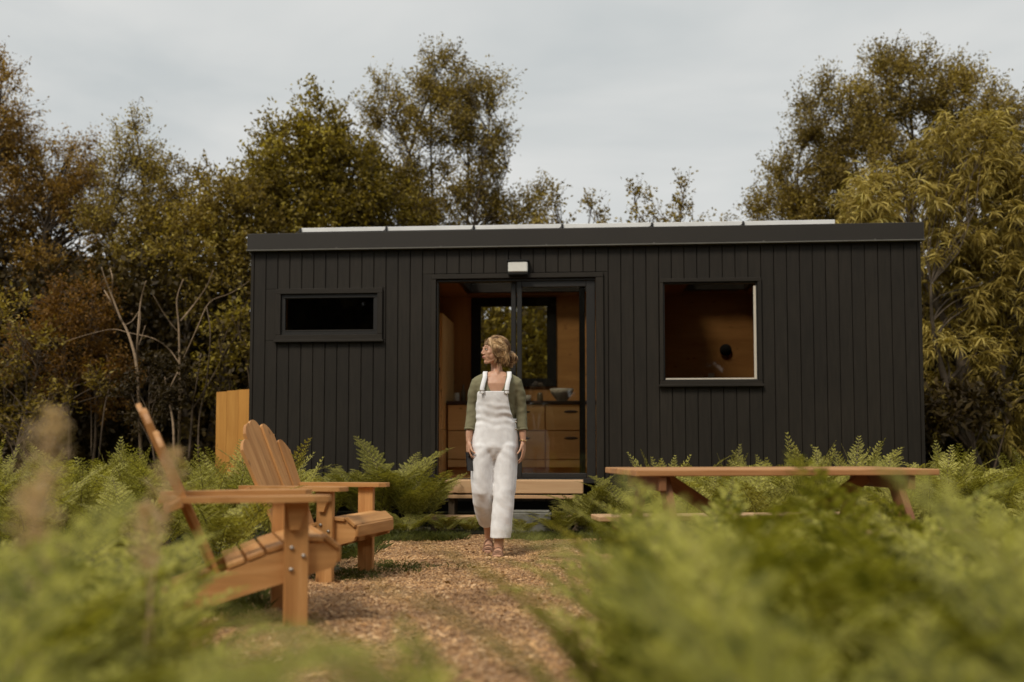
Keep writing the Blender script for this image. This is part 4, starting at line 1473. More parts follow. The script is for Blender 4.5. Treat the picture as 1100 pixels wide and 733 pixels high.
# shoulder straps over the top, crossing to the back
for s, xt, xs_, side in ((-1, -0.122, -0.104, 'l'), (1, 0.058, 0.078, 'r')):
    front = [(xt, -0.128, 1.225), (xt + s * 0.002, -0.126, 1.26), (xt + (xs_ - xt) * 0.45, -0.116, 1.305), (xs_, -0.092, 1.345), (xs_, -0.055, 1.3825), (xs_ - s * 0.002, -0.012, 1.392), (xs_ - s * 0.012, 0.045, 1.380), (xs_ - s * 0.03, 0.085, 1.33), (xs_ - s * 0.05, 0.112, 1.22), (xs_ - s * 0.065, 0.118, 1.10), (xs_ - s * 0.07, 0.108, 1.03)]
    mb = MB()
    vs, fs, hw = [], [], 0.0165
    P_ = [Vector(p_) for p_ in front]
    for i, p_ in enumerate(P_):
        for o_, yy in ((-hw, 0), (hw, 0)):
            t_ = (P_[min(i + 1, len(P_) - 1)] - P_[max(i - 1, 0)]).normalized()
            nrm = Vector((0, t_.z, -t_.y)).normalized() * -1
            vs += [p_ + Vector((o_, 0, 0)) + nrm * 0.002, p_ + Vector((o_, 0, 0)) - nrm * 0.002]
    for i in range(len(P_) - 1):
        a_ = i * 4
        fs += [[a_, a_ + 4, a_ + 6, a_ + 2], [a_ + 1, a_ + 3, a_ + 7, a_ + 5], [a_, a_ + 1, a_ + 5, a_ + 4], [a_ + 2, a_ + 6, a_ + 7, a_ + 3]]
    mb.add(vs, fs, None, True)
    stp_ = mb.build('strap', M['denim'], dun)
    mb = MB()
    mb.tube([(xt - 0.019, -0.131, 1.222), (xt + 0.019, -0.131, 1.222), (xt + 0.016, -0.131, 1.246), (xt - 0.016, -0.131, 1.246), (xt - 0.019, -0.131, 1.222)], 0.0022, 6)
    mb.tube([(xt, -0.131, 1.218), (xt, -0.1325, 1.218)], 0.006, 10)
    mb.build('buckle', M['steel'], stp_)
# side buttons, fly seam and pocket seams
mb_ = [MB().tube([(0.125, -0.062, 1.01 - 0.05 * q), (0.131, -0.070, 1.0095 - 0.05 * q)], 0.008, 10).build('side_button', M['steel'], dun) for q in range(2)]

# bracelet, sandals
mb = MB()
c_ = Vector(AL[-1]) + Vector((0, 0, 0.012))
mb.tube([c_ + Vector((0.026 * math.cos(a_), 0.026 * math.sin(a_), 0.003 * math.sin(a_ * 2))) for a_ in np.linspace(0, 6.283, 17)], 0.004, 6)
mb.build('bracelet', M['gold'], wom)


def sandal(path, wid, name, label, pitch_up=None):
    """sole under the foot plus broad woven straps"""
    P_ = [Vector(p_) for p_ in path]
    mb = MB()
    mb.tube(P_, [(w_, 0.009) for w_ in wid], 16, True, (1, 1), Vector((0, 0, 1)))
    s_ = mb.build('sandal', M['leather'], wom)
    return s_, P_


sA, _ = sandal([(-0.001, -0.020, 0.020), (-0.003, -0.06, 0.018), (-0.006, -0.13, 0.016), (-0.010, -0.19, 0.015), (-0.012, -0.245, 0.018)], [0.024, 0.033, 0.035, 0.043, 0.026], 'sandal', '')
MB().tube([(-0.001, -0.020, 0.008), (-0.003, -0.06, 0.007), (-0.006, -0.13, 0.006), (-0.010, -0.19, 0.006), (-0.012, -0.25, 0.010)], [(0.025, 0.006), (0.034, 0.006), (0.036, 0.006), (0.044, 0.006), (0.026, 0.006)], 16).build('sole', M['sole'], sA)


def over(y, hw_, top, z0, x, wy=0.011):
    pts = []
    for a_ in np.linspace(0, math.pi, 11):
        pts.append(Vector((x + hw_ * math.cos(a_), y, z0 + top * math.sin(a_) ** 0.8)))
    return pts


for (y, hw_, top, x) in ((-0.205, 0.041, 0.036, -0.010), (-0.180, 0.043, 0.044, -0.009), (-0.152, 0.041, 0.052, -0.008), (-0.095, 0.036, 0.071, -0.004)):
    MB().tube(over(y, hw_, top, 0.016, x), [(0.0045, 0.0145)] * 11, 8, True, (1, 1), Vector((0, 1, 0))).build('sandal_strap', M['leather'], sA)
MB().tube([(0.030, -0.09, 0.080), (0.033, -0.05, 0.085), (0.022, -0.03, 0.088), (-0.002, -0.025, 0.090), (-0.026, -0.03, 0.088), (-0.036, -0.05, 0.085), (-0.036, -0.09, 0.080)], [(0.0035, 0.008)] * 7, 8).build('sandal_strap', M['leather'], sA)
sB, _ = sandal([(-0.080, 0.315, 0.078), (-0.083, 0.265, 0.050), (-0.087, 0.205, 0.016), (-0.09, 0.150, 0.014)], [0.026, 0.034, 0.043, 0.028], 'sandal', '')
MB().tube([(-0.080, 0.322, 0.066), (-0.083, 0.270, 0.038), (-0.087, 0.208, 0.006), (-0.09, 0.145, 0.006)], [(0.027, 0.006), (0.035, 0.006), (0.044, 0.006), (0.028, 0.006)], 16).build('sole', M['sole'], sB)
for (y, hw_, top, x, z0) in ((0.170, 0.038, 0.034, -0.089, 0.014), (0.195, 0.042, 0.040, -0.088, 0.016), (0.222, 0.041, 0.050, -0.086, 0.024), (0.262, 0.036, 0.064, -0.083, 0.048)):
    MB().tube(over(y, hw_, top, z0, x), [(0.0045, 0.0145)] * 11, 8, True, (1, 1), Vector((0, 1, 0))).build('sandal_strap', M['leather'], sB)

# the phone in her right hand
hw = Vector(AR[-1])
ph = MB().box(-0.034, 0.034, -0.0042, 0.0042, -0.070, 0.070, 0.004).build('phone', M['phone'])
ph.location = WR + hw + Vector((0.008, -0.036, -0.148))
ph.rotation_euler = (R(-9), R(3), R(48))
tag(ph, "black phone hanging in the woman's right hand beside her thigh", 'phone')
MB().box(-0.024, -0.006, -0.0062, -0.0044, 0.040, 0.062, 0.0008).build('camera_lens', M['frame'], ph)


# ------------------------------------------------------------------ ferns
def frond(L, npair, wid, a0, a1, seed, lean=0.0, dense=1.0, full=1.0):
    """one bracken frond growing from the origin, arching towards +x. returns leaf V,F and stem V,F (quads)"""
    r = np.random.default_rng(seed)
    ns = 40
    t = np.linspace(0, 1, ns)
    ang = a0 + (a1 - a0) * t ** 1.4
    ds = L / (ns - 1)
    P = np.zeros((ns, 3))
    side = lean * t ** 2
    for i in range(1, ns):
        a_ = (ang[i] + ang[i - 1]) / 2
        P[i] = P[i - 1] + ds * np.array([math.cos(a_), math.sin(side[i]) * 0.6, math.sin(a_)])
    Tn = np.gradient(P, axis=0)
    Tn /= np.linalg.norm(Tn, axis=1)[:, None]
    lat = np.cross(np.array([0, 0, 1.0]), Tn)
    lat /= np.linalg.norm(lat, axis=1)[:, None] + 1e-9
    nor = np.cross(Tn, lat)

    def smp(A, u):
        return np.array([np.interp(u, t, A[:, k_]) for k_ in range(3)])
    LV, LF, SV, SF = [], [], [], []

    def leafq(b, tip, wv, bend):
        o_ = len(LV)
        m_ = b + (tip - b) * 0.42
        LV.extend([b, m_ + wv, tip + bend, m_ - wv])
        LF.append((o_, o_ + 1, o_ + 2, o_ + 3))

    def ribbon(a_, b_, wa, wb, wv):
        o_ = len(SV)
        SV.extend([a_ - wv * wa, a_ + wv * wa, b_ + wv * wb, b_ - wv * wb])
        SF.append((o_, o_ + 1, o_ + 2, o_ + 3))
    s0 = 0.30
    for i in range(ns - 1):
        wr_ = 0.0042 * (1 - 0.8 * t[i]) * L / 0.8
        ribbon(P[i], P[i + 1], wr_, wr_, lat[i])
        ribbon(P[i], P[i + 1], wr_, wr_, nor[i])
    us = s0 + (0.985 - s0) * (np.arange(npair) / (npair - 1)) ** 0.92
    for i, u in enumerate(us):
        f_ = (u - s0) / (1 - s0)
        pl = wid * (min(1, 0.72 + f_ * 1.6) if f_ < 0.18 else 1.0) * (1 - f_) ** 0.85 + 0.012
        p0 = smp(P, u)
        tt, ll, nn = smp(Tn, u), smp(lat, u), smp(nor, u)
        for sgn in (-1, 1):
            pl_ = pl * r.uniform(0.88, 1.08)
            fw = R(58 - 22 * f_) + r.normal(0, 0.05)
            d = ll * sgn * math.sin(fw) + tt * math.cos(fw) + nn * (0.12 + r.normal(0, 0.06))
            d /= np.linalg.norm(d)
            drop = -0.16 * pl_ * r.uniform(0.4, 1.6)
            nq = max(3, int(pl_ / 0.0145 * dense))
            pn = np.cross(d, nn)
            pn /= np.linalg.norm(pn)
            lm = min(0.052, 0.26 * pl_) * r.uniform(0.9, 1.1)
            prev = p0
            for q in range(1, nq + 1):
                v = q / nq
                pt = p0 + d * pl_ * v + np.array([0, 0, drop * v * v])
                if q % 2 == 0 or q == nq:
                    ribbon(prev, pt, 0.0011, 0.0008, pn)
                    prev = pt
                le = lm * (1 - v * 0.93) ** 0.8 + 0.003
                for s2 in (-1, 1):
                    dd = pn * s2 + d * 0.42
                    dd = dd / np.linalg.norm(dd)
                    tip = pt + dd * le
                    leafq(pt, tip, d * (0.0068 * full / dense), nn * (-0.10 * le + r.normal(0, 0.08) * le))
    return np.array(LV), np.array(LF), np.array(SV), np.array(SF)


def rotz(V, a):
    c_, s_ = math.cos(a), math.sin(a)
    return V @ np.array([[c_, s_, 0], [-s_, c_, 0], [0, 0, 1.0]])


def make_fern_np(seed, nf, L, wid, a0r=(66, 84), a1r=(-15, 25), npair=17, dense=1.0, azs=None, full=1.0):
    r = np.random.default_rng(seed)
    LVs, LFs, SVs, SFs = [], [], [], []
    ol = os_ = 0
    for i in range(nf):
        sc = r.uniform(0.75, 1.05)
        fv = frond(L * sc, npair, wid * sc, R(r.uniform(*a0r)), R(r.uniform(*a1r)), int(r.integers(1e6)), r.normal(0, 0.35), dense, full)
        az_ = (azs[i] if azs else 2 * math.pi * (i + r.uniform(-0.3, 0.3)) / nf)
        off = np.array([r.normal(0, 0.02), r.normal(0, 0.02), 0])
        LVs.append(rotz(fv[0], az_) + off)
        LFs.append(fv[1] + ol)
        ol += len(fv[0])
        SVs.append(rotz(fv[2], az_) + off)
        SFs.append(fv[3] + os_)
        os_ += len(fv[2])
    LV, SV = np.concatenate(LVs), np.concatenate(SVs)
    return LV, np.concatenate(LFs), SV, np.concatenate(SFs)


FERNS = [make_fern_np(50 + i, 6 + i % 3, 0.98, 0.25) for i in range(5)]
FERNS += [make_fern_np(70 + i, 4, 1.0, 0.23, (80, 90), (35, 70)) for i in range(3)]
FERNS_LOW = [make_fern_np(150 + i, 7, 0.98, 0.25, dense=0.75, npair=15, full=1.5) for i in range(3)]
SMALL = [make_fern_np(80 + i, 9, 0.62, 0.15, (50, 78), (-30, 10), 16) for i in range(3)]


def fern_bank(name, places, mat, label, variants):
    """places: (x, y, height scale, [bank base]) -> one mass of bracken"""
    LVs, LFs, SVs, SFs = [], [], [], []
    ol = os_ = 0
    for (x, y, sc) in places:
        v = variants[int(rng.integers(len(variants)))]
        a_ = rng.uniform(0, 6.283)
        s3 = np.array([sc * rng.uniform(0.9, 1.1), sc * rng.uniform(0.9, 1.1), sc * rng.uniform(0.92, 1.08)])
        o_ = np.array([x, y, gz(x, y)])
        LVs.append(rotz(v[0], a_) * s3 + o_)
        LFs.append(v[1] + ol)
        ol += len(v[0])
        SVs.append(rotz(v[2], a_) * s3 + o_)
        SFs.append(v[3] + os_)
        os_ += len(v[2])
    LV, SV = np.concatenate(LVs), np.concatenate(SVs)
    LF, SF = np.concatenate(LFs), np.concatenate(SFs)
    V_ = np.concatenate([LV, SV])
    F_ = np.concatenate([LF, SF + len(LV)])
    mi = np.concatenate([np.zeros(len(LF)), np.ones(len(SF))])
    me = np_mesh(name, V_, F_, False, [mat, M['fern_stem']], mi)
    o = bpy.data.objects.new(name, me)
    COL.objects.link(o)
    return tag(o, label, kind='stuff')


def fern_thing(base_mesh, x, y, sc, rz, label, group=None):
    """a single fern that can be told apart: fronds and stems share one mesh"""
    o = bpy.data.objects.new('fern', base_mesh)
    COL.objects.link(o)
    o.location = (x, y, gz(x, y))
    o.rotation_euler = (0, 0, rz)
    o.scale = (sc, sc, sc)
    return tag(o, label, 'fern', group)


def fern_mesh(np_f, mat):
    V_ = np.concatenate([np_f[0], np_f[2]])
    F_ = np.concatenate([np_f[1], np_f[3] + len(np_f[0])])
    mi = np.concatenate([np.zeros(len(np_f[1])), np.ones(len(np_f[3]))])
    return np_mesh('fern', V_, F_, False, [mat, M['fern_stem']], mi)


def scatter(n, x0, x1, y0, y1, s0, s1, test=None, mind=0.2):
    pts = []
    tries = 0
    while len(pts) < n and tries < n * 60:
        tries += 1
        x, y = rng.uniform(x0, x1), rng.uniform(y0, y1)
        if test and not test(x, y):
            continue
        if any((x - a_) ** 2 + (y - b_) ** 2 < mind ** 2 for a_, b_, _ in pts):
            continue
        pts.append((x, y, rng.uniform(s0, s1)))
    return pts


CI = CM.inverted()


def near_cabin(x, y, m=0.25):
    q = CI @ Vector((x, y, 0))
    return -0.25 < q.x < 7.1 and q.y > -m


ok = lambda x, y: not on_path(x, y, 0.22) and not near_cabin(x, y)
left = scatter(95, -6.8, -1.3, 5.6, 10.4, 0.80, 1.04, lambda x, y: ok(x, y) and x < -0.30 * y + 0.55, 0.32)
fern_bank('bracken_bank', left, M['fern'], 'bracken growing waist high behind the chairs at the left', FERNS)
right = scatter(135, 1.2, 7.4, 7.2, 10.4, 0.80, 1.0, lambda x, y: ok(x, y) and not near_cabin(x, y, 0.35) and x > 1.05 + (y - 8) * 0.35, 0.28)
fern_bank('bracken_bank', right, M['fern'], 'bracken growing in front of the cabin wall behind the picnic table', FERNS)
rr = scatter(26, 2.9, 5.6, 4.0, 7.0, 0.7, 0.95, lambda x, y: ok(x, y) and x > 0.42 * y + 0.7, 0.35)
fern_bank('bracken_bank', rr, M['fern'], 'bracken at the right hand end of the picnic table', FERNS)

# single ferns by the door and the steps
fm = [fern_mesh(FERNS[i], M['fern_dark']) for i in range(3)]
fs_ = [fern_mesh(SMALL[i], M['fern_dark']) for i in range(3)]
for (px, D, sc, rz, kind, lab) in [
    (424, 9.5, 1.18, 0.4, fm[0], 'tall arching fern against the dark wall just left of the doorway'),
    (456, 9.4, 1.02, 2.0, fm[1], 'broad fern leaning over the left end of the doorstep'),
    (385, 9.45, 0.95, 4.0, fm[2], 'fern with low spreading fronds behind the far armchair, second from the doorway'),
    (350, 9.4, 0.92, 1.2, fm[0], 'small pale fern at the cabin wall above the far armrest'),
    (437, 8.9, 0.75, 5.1, fs_[0], 'low fern on the path edge below the tall fern left of the doorway'),
    (478, 9.1, 0.62, 3.3, fs_[1], 'small fern at the foot of the left end of the lower tread'),
    (505, 9.15, 0.55, 0.9, fs_[2], 'small fern under the lower tread just behind the woman'),
    (588, 9.35, 0.72, 2.6, fs_[0], 'small dark fern growing beside the concrete block'),
    (612, 9.15, 0.80, 5.6, fs_[1], 'fern spreading below the right part of the doorstep'),
    (640, 9.1, 0.95, 1.6, fs_[2], 'fern at the right end of the lower tread near the tabletop corner'),
    (672, 9.2, 0.85, 0.3, fm[1], 'fern behind the left corner of the picnic table'),
    (560, 8.95, 0.55, 4.4, fs_[2], 'low fern on the path edge right of the woman'),
    (404, 9.3, 1.0, 5.2, fm[1], 'full fern between the tall one by the doorway and the far armchair'),
    (440, 9.2, 0.88, 3.1, fm[2], 'fern with fronds crossing the foot of the door frame, left of the doorstep'),
    (332, 9.2, 0.86, 2.4, fm[1], 'fern behind the rounded back of the far armchair'),
    (628, 9.25, 0.72, 4.9, fm[0], 'fern with fronds over the right end of the upper tread'),
    (600, 8.95, 0.66, 2.2, fs_[0], 'low bushy fern in front of the right part of the lower tread'),
]:
    p_ = at(px, 478, D)
    fern_thing(kind, p_.x, p_.y, sc, rz, lab)

# pale bracken close to the camera
def fg(xa, y0, y1, s0, s1, n, m=0.16):
    return scatter(n, -2.4, 2.6, y0, y1, s0, s1, xa, m)


nl = fg(lambda x, y: x < -0.34 * y - 0.10 and x > -0.75 * y - 0.2, 1.2, 3.2, 0.62, 0.76, 32, 0.2)
nl += fg(lambda x, y: x < -0.36 * y - 0.10 and x > -0.62 * y - 0.2, 0.6, 1.2, 0.62, 0.72, 7, 0.16)
nl += [(-0.62, 1.35, 0.60), (-0.50, 1.15, 0.56), (-0.72, 1.7, 0.62), (-1.0, 2.5, 0.62)]
fern_bank('bracken_bank', nl, M['fern_near'], 'out of focus pale bracken close to the camera at the left', FERNS_LOW)
nr = fg(lambda x, y: x > 0.10 * y + 0.10 and x < 0.62 * y + 0.4, 1.2, 3.9, 0.72, 0.93, 42, 0.24)
nr += fg(lambda x, y: x > 0.12 * y + 0.10 and x < 0.60 * y + 0.25, 0.62, 1.2, 0.66, 0.78, 8, 0.18)
fern_bank('bracken_bank', nr, M['fern_near'], 'out of focus pale bracken close to the camera at the right', FERNS_LOW)
nb = [(-0.10, 1.45, 0.60), (0.20, 1.25, 0.62), (0.04, 1.15, 0.58), (-0.40, 1.2, 0.60)]
fern_bank('bracken_bank', nb, M['fern_near'], 'low blurred fronds at the bottom edge between the two fern masses', FERNS_LOW)


def single_frond(base, az_, L, wid, a0, a1, seed, label):
    fv = frond(L, 15, wid, R(a0), R(a1), seed, 0.1, 0.8, 1.5)
    V_ = np.concatenate([rotz(fv[0], az_), rotz(fv[2], az_)])
    F_ = np.concatenate([fv[1], fv[3] + len(fv[0])])
    mi = np.concatenate([np.zeros(len(fv[1])), np.ones(len(fv[3]))])
    me = np_mesh('fern_frond', V_, F_, False, [M['fern_near'], M['fern_stem']], mi)
    o = bpy.data.objects.new('fern_frond', me)
    COL.objects.link(o)
    o.location = base
    return tag(o, label, 'fern frond')


for k_, (x, y, az_, L_, a0, a1, lab) in enumerate([
    (0.13, 1.00, 178, 0.76, 82, 16, 'blurred frond arching low across the bottom of the path'),
    (0.42, 1.02, 150, 0.86, 84, 10, 'tall blurred frond rising in front of the left end of the picnic table'),
    (0.30, 1.20, 95, 0.78, 86, 30, 'upright blurred frond before the left legs of the picnic table'),
    (0.62, 1.00, 60, 0.80, 80, 5, 'blurred frond leaning right in front of the near bench'),
    (0.66, 0.90, 185, 0.80, 82, -5, 'broad blurred frond drooping left, lowest at the right'),
    (0.80, 1.15, 120, 0.90, 85, 20, 'tallest blurred frond at the right edge beside the table end'),
    (-0.60, 1.05, 20, 0.82, 80, -10, 'blurred frond reaching towards the near armchair leg'),
    (-0.76, 1.20, 70, 0.86, 84, 15, 'tall blurred frond in front of the back of the near armchair'),
    (-0.50, 0.90, -15, 0.78, 78, -10, 'low blurred frond at the bottom left corner of the path'),
]):
    single_frond((x, y, gz(x, y)), R(az_), L_, 0.24, a0, a1, 400 + k_, lab)

# dry grass plumes among the near bracken
def plume(x, y, h, lean, label, seed):
    r = np.random.default_rng(seed)
    root = empty('dry_grass', (x, y, gz(x, y)), 0, label, 'dry grass')
    pts = [Vector((lean * (i / 8) ** 2, 0.02 * i / 8, h * i / 8)) for i in range(9)]
    MB().tube(pts, [0.003 - 0.0002 * i for i in range(9)], 5).build('stem', M['plume'], root)
    V_, F_ = [], []
    for i in range(420):
        t_ = r.uniform(0.80, 1.03)
        c_ = np.array([lean * t_ ** 2, 0.02 * t_, h * t_])
        rad = 0.045 * math.sin(math.pi * min(1, (t_ - 0.78) / 0.26)) + 0.004
        a_ = r.uniform(0, 6.283)
        d = np.array([math.cos(a_), math.sin(a_), r.uniform(0.2, 1.5)])
        d /= np.linalg.norm(d)
        c_ = c_ + d * rad * r.uniform(0, 1)
        s_ = np.cross(d, r.normal(size=3))
        s_ /= np.linalg.norm(s_)
        L_ = r.uniform(0.008, 0.018)
        o_ = len(V_)
        V_ += [c_, c_ + d * L_ * 0.5 + s_ * 0.003, c_ + d * L_, c_ + d * L_ * 0.5 - s_ * 0.003]
        F_.append((o_, o_ + 1, o_ + 2, o_ + 3))
    link('seed_head', np_mesh('seed_head', V_, F_), M['plume'], root)


for (px, py, D, ln, lab, sd_) in [
    (50, 458, 1.75, 0.05, 'dry pinkish grass plume at the far left, tallest of the blurred plumes', 1),
    (28, 540, 1.55, -0.03, 'dry grass plume at the left edge below the tallest plume', 2),
    (182, 495, 2.2, 0.06, 'dry pinkish grass plume in front of the back of the nearer armchair', 3),
    (150, 555, 2.1, -0.04, 'shorter dry grass plume left of the nearer armchair', 4),
]:
    p_ = at(px, py, D)
    plume(p_.x - ln, p_.y, p_.z - gz(p_.x, p_.y), ln, lab, sd_)

# ------------------------------------------------------------------ short grass tufts at the edge of the path
def grass_patch(name, blobs, label):
    V_, F_ = [], []
    for (cx_, cy_, rx_, ry_, n_, hh) in blobs:
        for i in range(n_):
            a_, q_ = rng.uniform(0, 6.283), math.sqrt(rng.uniform(0, 1)) ** 1.3
            x, y = cx_ + rx_ * q_ * math.cos(a_), cy_ + ry_ * q_ * math.sin(a_)
            b_ = np.array([x, y, gz(x, y) + 0.01])
            d = np.array([rng.normal(0, 0.5), rng.normal(0, 0.5), 1.0])
            d /= np.linalg.norm(d)
            L_ = hh * rng.uniform(0.4, 1.2)
            s_ = np.cross(d, np.array([math.cos(a_ * 3), math.sin(a_ * 3), 0.1]))
            s_ *= 0.004 / np.linalg.norm(s_)
            o_ = len(V_)
            V_ += [b_ - s_, b_ + s_, b_ + d * L_ * 0.6 + s_ * 0.8, b_ + d * L_ + np.array([d[0], d[1], 0]) * L_ * 0.5]
            F_.append((o_, o_ + 1, o_ + 2, o_ + 3))
    o = link(name, np_mesh(name, V_, F_), M['moss'])
    return tag(o, label, kind='stuff')


grass_patch('grass', [(-0.80, 6.5, 0.26, 0.45, 1100, 0.04), (-0.98, 6.0, 0.2, 0.3, 600, 0.05), (-0.5, 6.6, 0.25, 0.15, 260, 0.03),
                      (-1.45, 4.9, 0.35, 0.6, 1500, 0.08), (-0.85, 8.75, 0.45, 0.28, 3000, 0.08), (0.35, 8.85, 0.5, 0.25, 2500, 0.07), (1.0, 7.9, 0.4, 0.6, 2500, 0.08), (-1.35, 7.8, 0.35, 0.9, 2500, 0.08)],
            'short green grass creeping onto the mulch by the chair legs and path edges')


# ------------------------------------------------------------------ fallen leaves and low growth
def litter(name, n_, test, x0, x1, y0, y1, size, mat, label, up):
    V_, F_ = [], []
    for i in range(n_):
        x, y = rng.uniform(x0, x1), rng.uniform(y0, y1)
        if not test(x, y):
            continue
        b_ = np.array([x, y, gz(x, y) + 0.02 + rng.uniform(0, up)])
        d = rng.normal(0, 1, 3) * np.array([1, 1, 0.25 + up * 4])
        d /= np.linalg.norm(d)
        s_ = np.cross(d, np.array([0, 0, 1.0]) + rng.normal(0, 0.3, 3))
        L_ = size * rng.uniform(0.5, 1.3)
        s_ *= 0.28 * L_ / np.linalg.norm(s_)
        o_ = len(V_)
        V_ += [b_, b_ + d * L_ * 0.5 + s_, b_ + d * L_, b_ + d * L_ * 0.5 - s_ + np.array([0, 0, 0.1 * L_])]
        F_.append((o_, o_ + 1, o_ + 2, o_ + 3))
    return tag(link(name, np_mesh(name, V_, F_), mat), label, kind='stuff')


litter('fallen_leaves', 420, lambda x, y: on_path(x, y, 0.0), -2.0, 3.0, 3.0, 9.0, 0.045, M['leaf_rust'], 'brown fallen leaves lying on the path', 0.004)
litter('ground_cover', 42000, lambda x, y: not on_path(x, y, 0.05) and not near_cabin(x, y, 0.0), -8.0, 8.0, 1.0, 13.0, 0.055, M['moss'], 'low weeds and leaf litter under the bracken', 0.09)


# ------------------------------------------------------------------ trees
def unit(v):
    return v / (np.linalg.norm(v, axis=-1, keepdims=True) + 1e-9)


def leaves_np(C, D, size, aspect, r, droop=0.0, fold=False):
    """one pointed leaf per anchor C, pointing roughly along D"""
    n = len(C)
    D = unit(D + r.normal(0, 0.45, (n, 3)) + np.array([0, 0, -droop]))
    S = unit(np.cross(D, r.normal(0, 1, (n, 3))))
    L = (size * r.uniform(0.65, 1.25, n))[:, None]
    Wd = L * aspect / 2
    if not fold:
        V_ = np.stack([C, C + D * L * 0.45 + S * Wd, C + D * L, C + D * L * 0.45 - S * Wd], 1).reshape(-1, 3)
        b_ = (np.arange(n) * 4)[:, None]
        return V_, b_ + np.array([[0, 1, 2, 3]])
    dn = np.array([0, 0, -1.0])
    p1 = C + D * L * 0.3
    p2 = C + D * L * 0.65 + dn * L * 0.10
    p3 = C + D * L * 0.9 + dn * L * 0.32
    V_ = np.stack([C, p1 + S * Wd, p1 - S * Wd, p2 + S * Wd * 0.85, p2 - S * Wd * 0.85, p3], 1).reshape(-1, 3)
    b_ = (np.arange(n) * 6)[:, None]
    F_ = np.concatenate([b_ + np.array([[0, 1, 2, 2]]), b_ + np.array([[1, 3, 4, 2]]), b_ + np.array([[3, 5, 5, 4]])])
    return V_, F_


def curve_pts(p, q, n, wob, r, sag=0.0):
    p, q = np.array(p, float), np.array(q, float)
    t = np.linspace(0, 1, n)[:, None]
    L = np.linalg.norm(q - p)
    mid = r.normal(0, wob * L, 3)
    m2 = r.normal(0, wob * L * 0.5, 3)
    up = np.array([0, 0, sag * L])
    return p + (q - p) * t + (mid + up) * (4 * t * (1 - t)) + m2 * np.sin(t * 2 * math.pi)


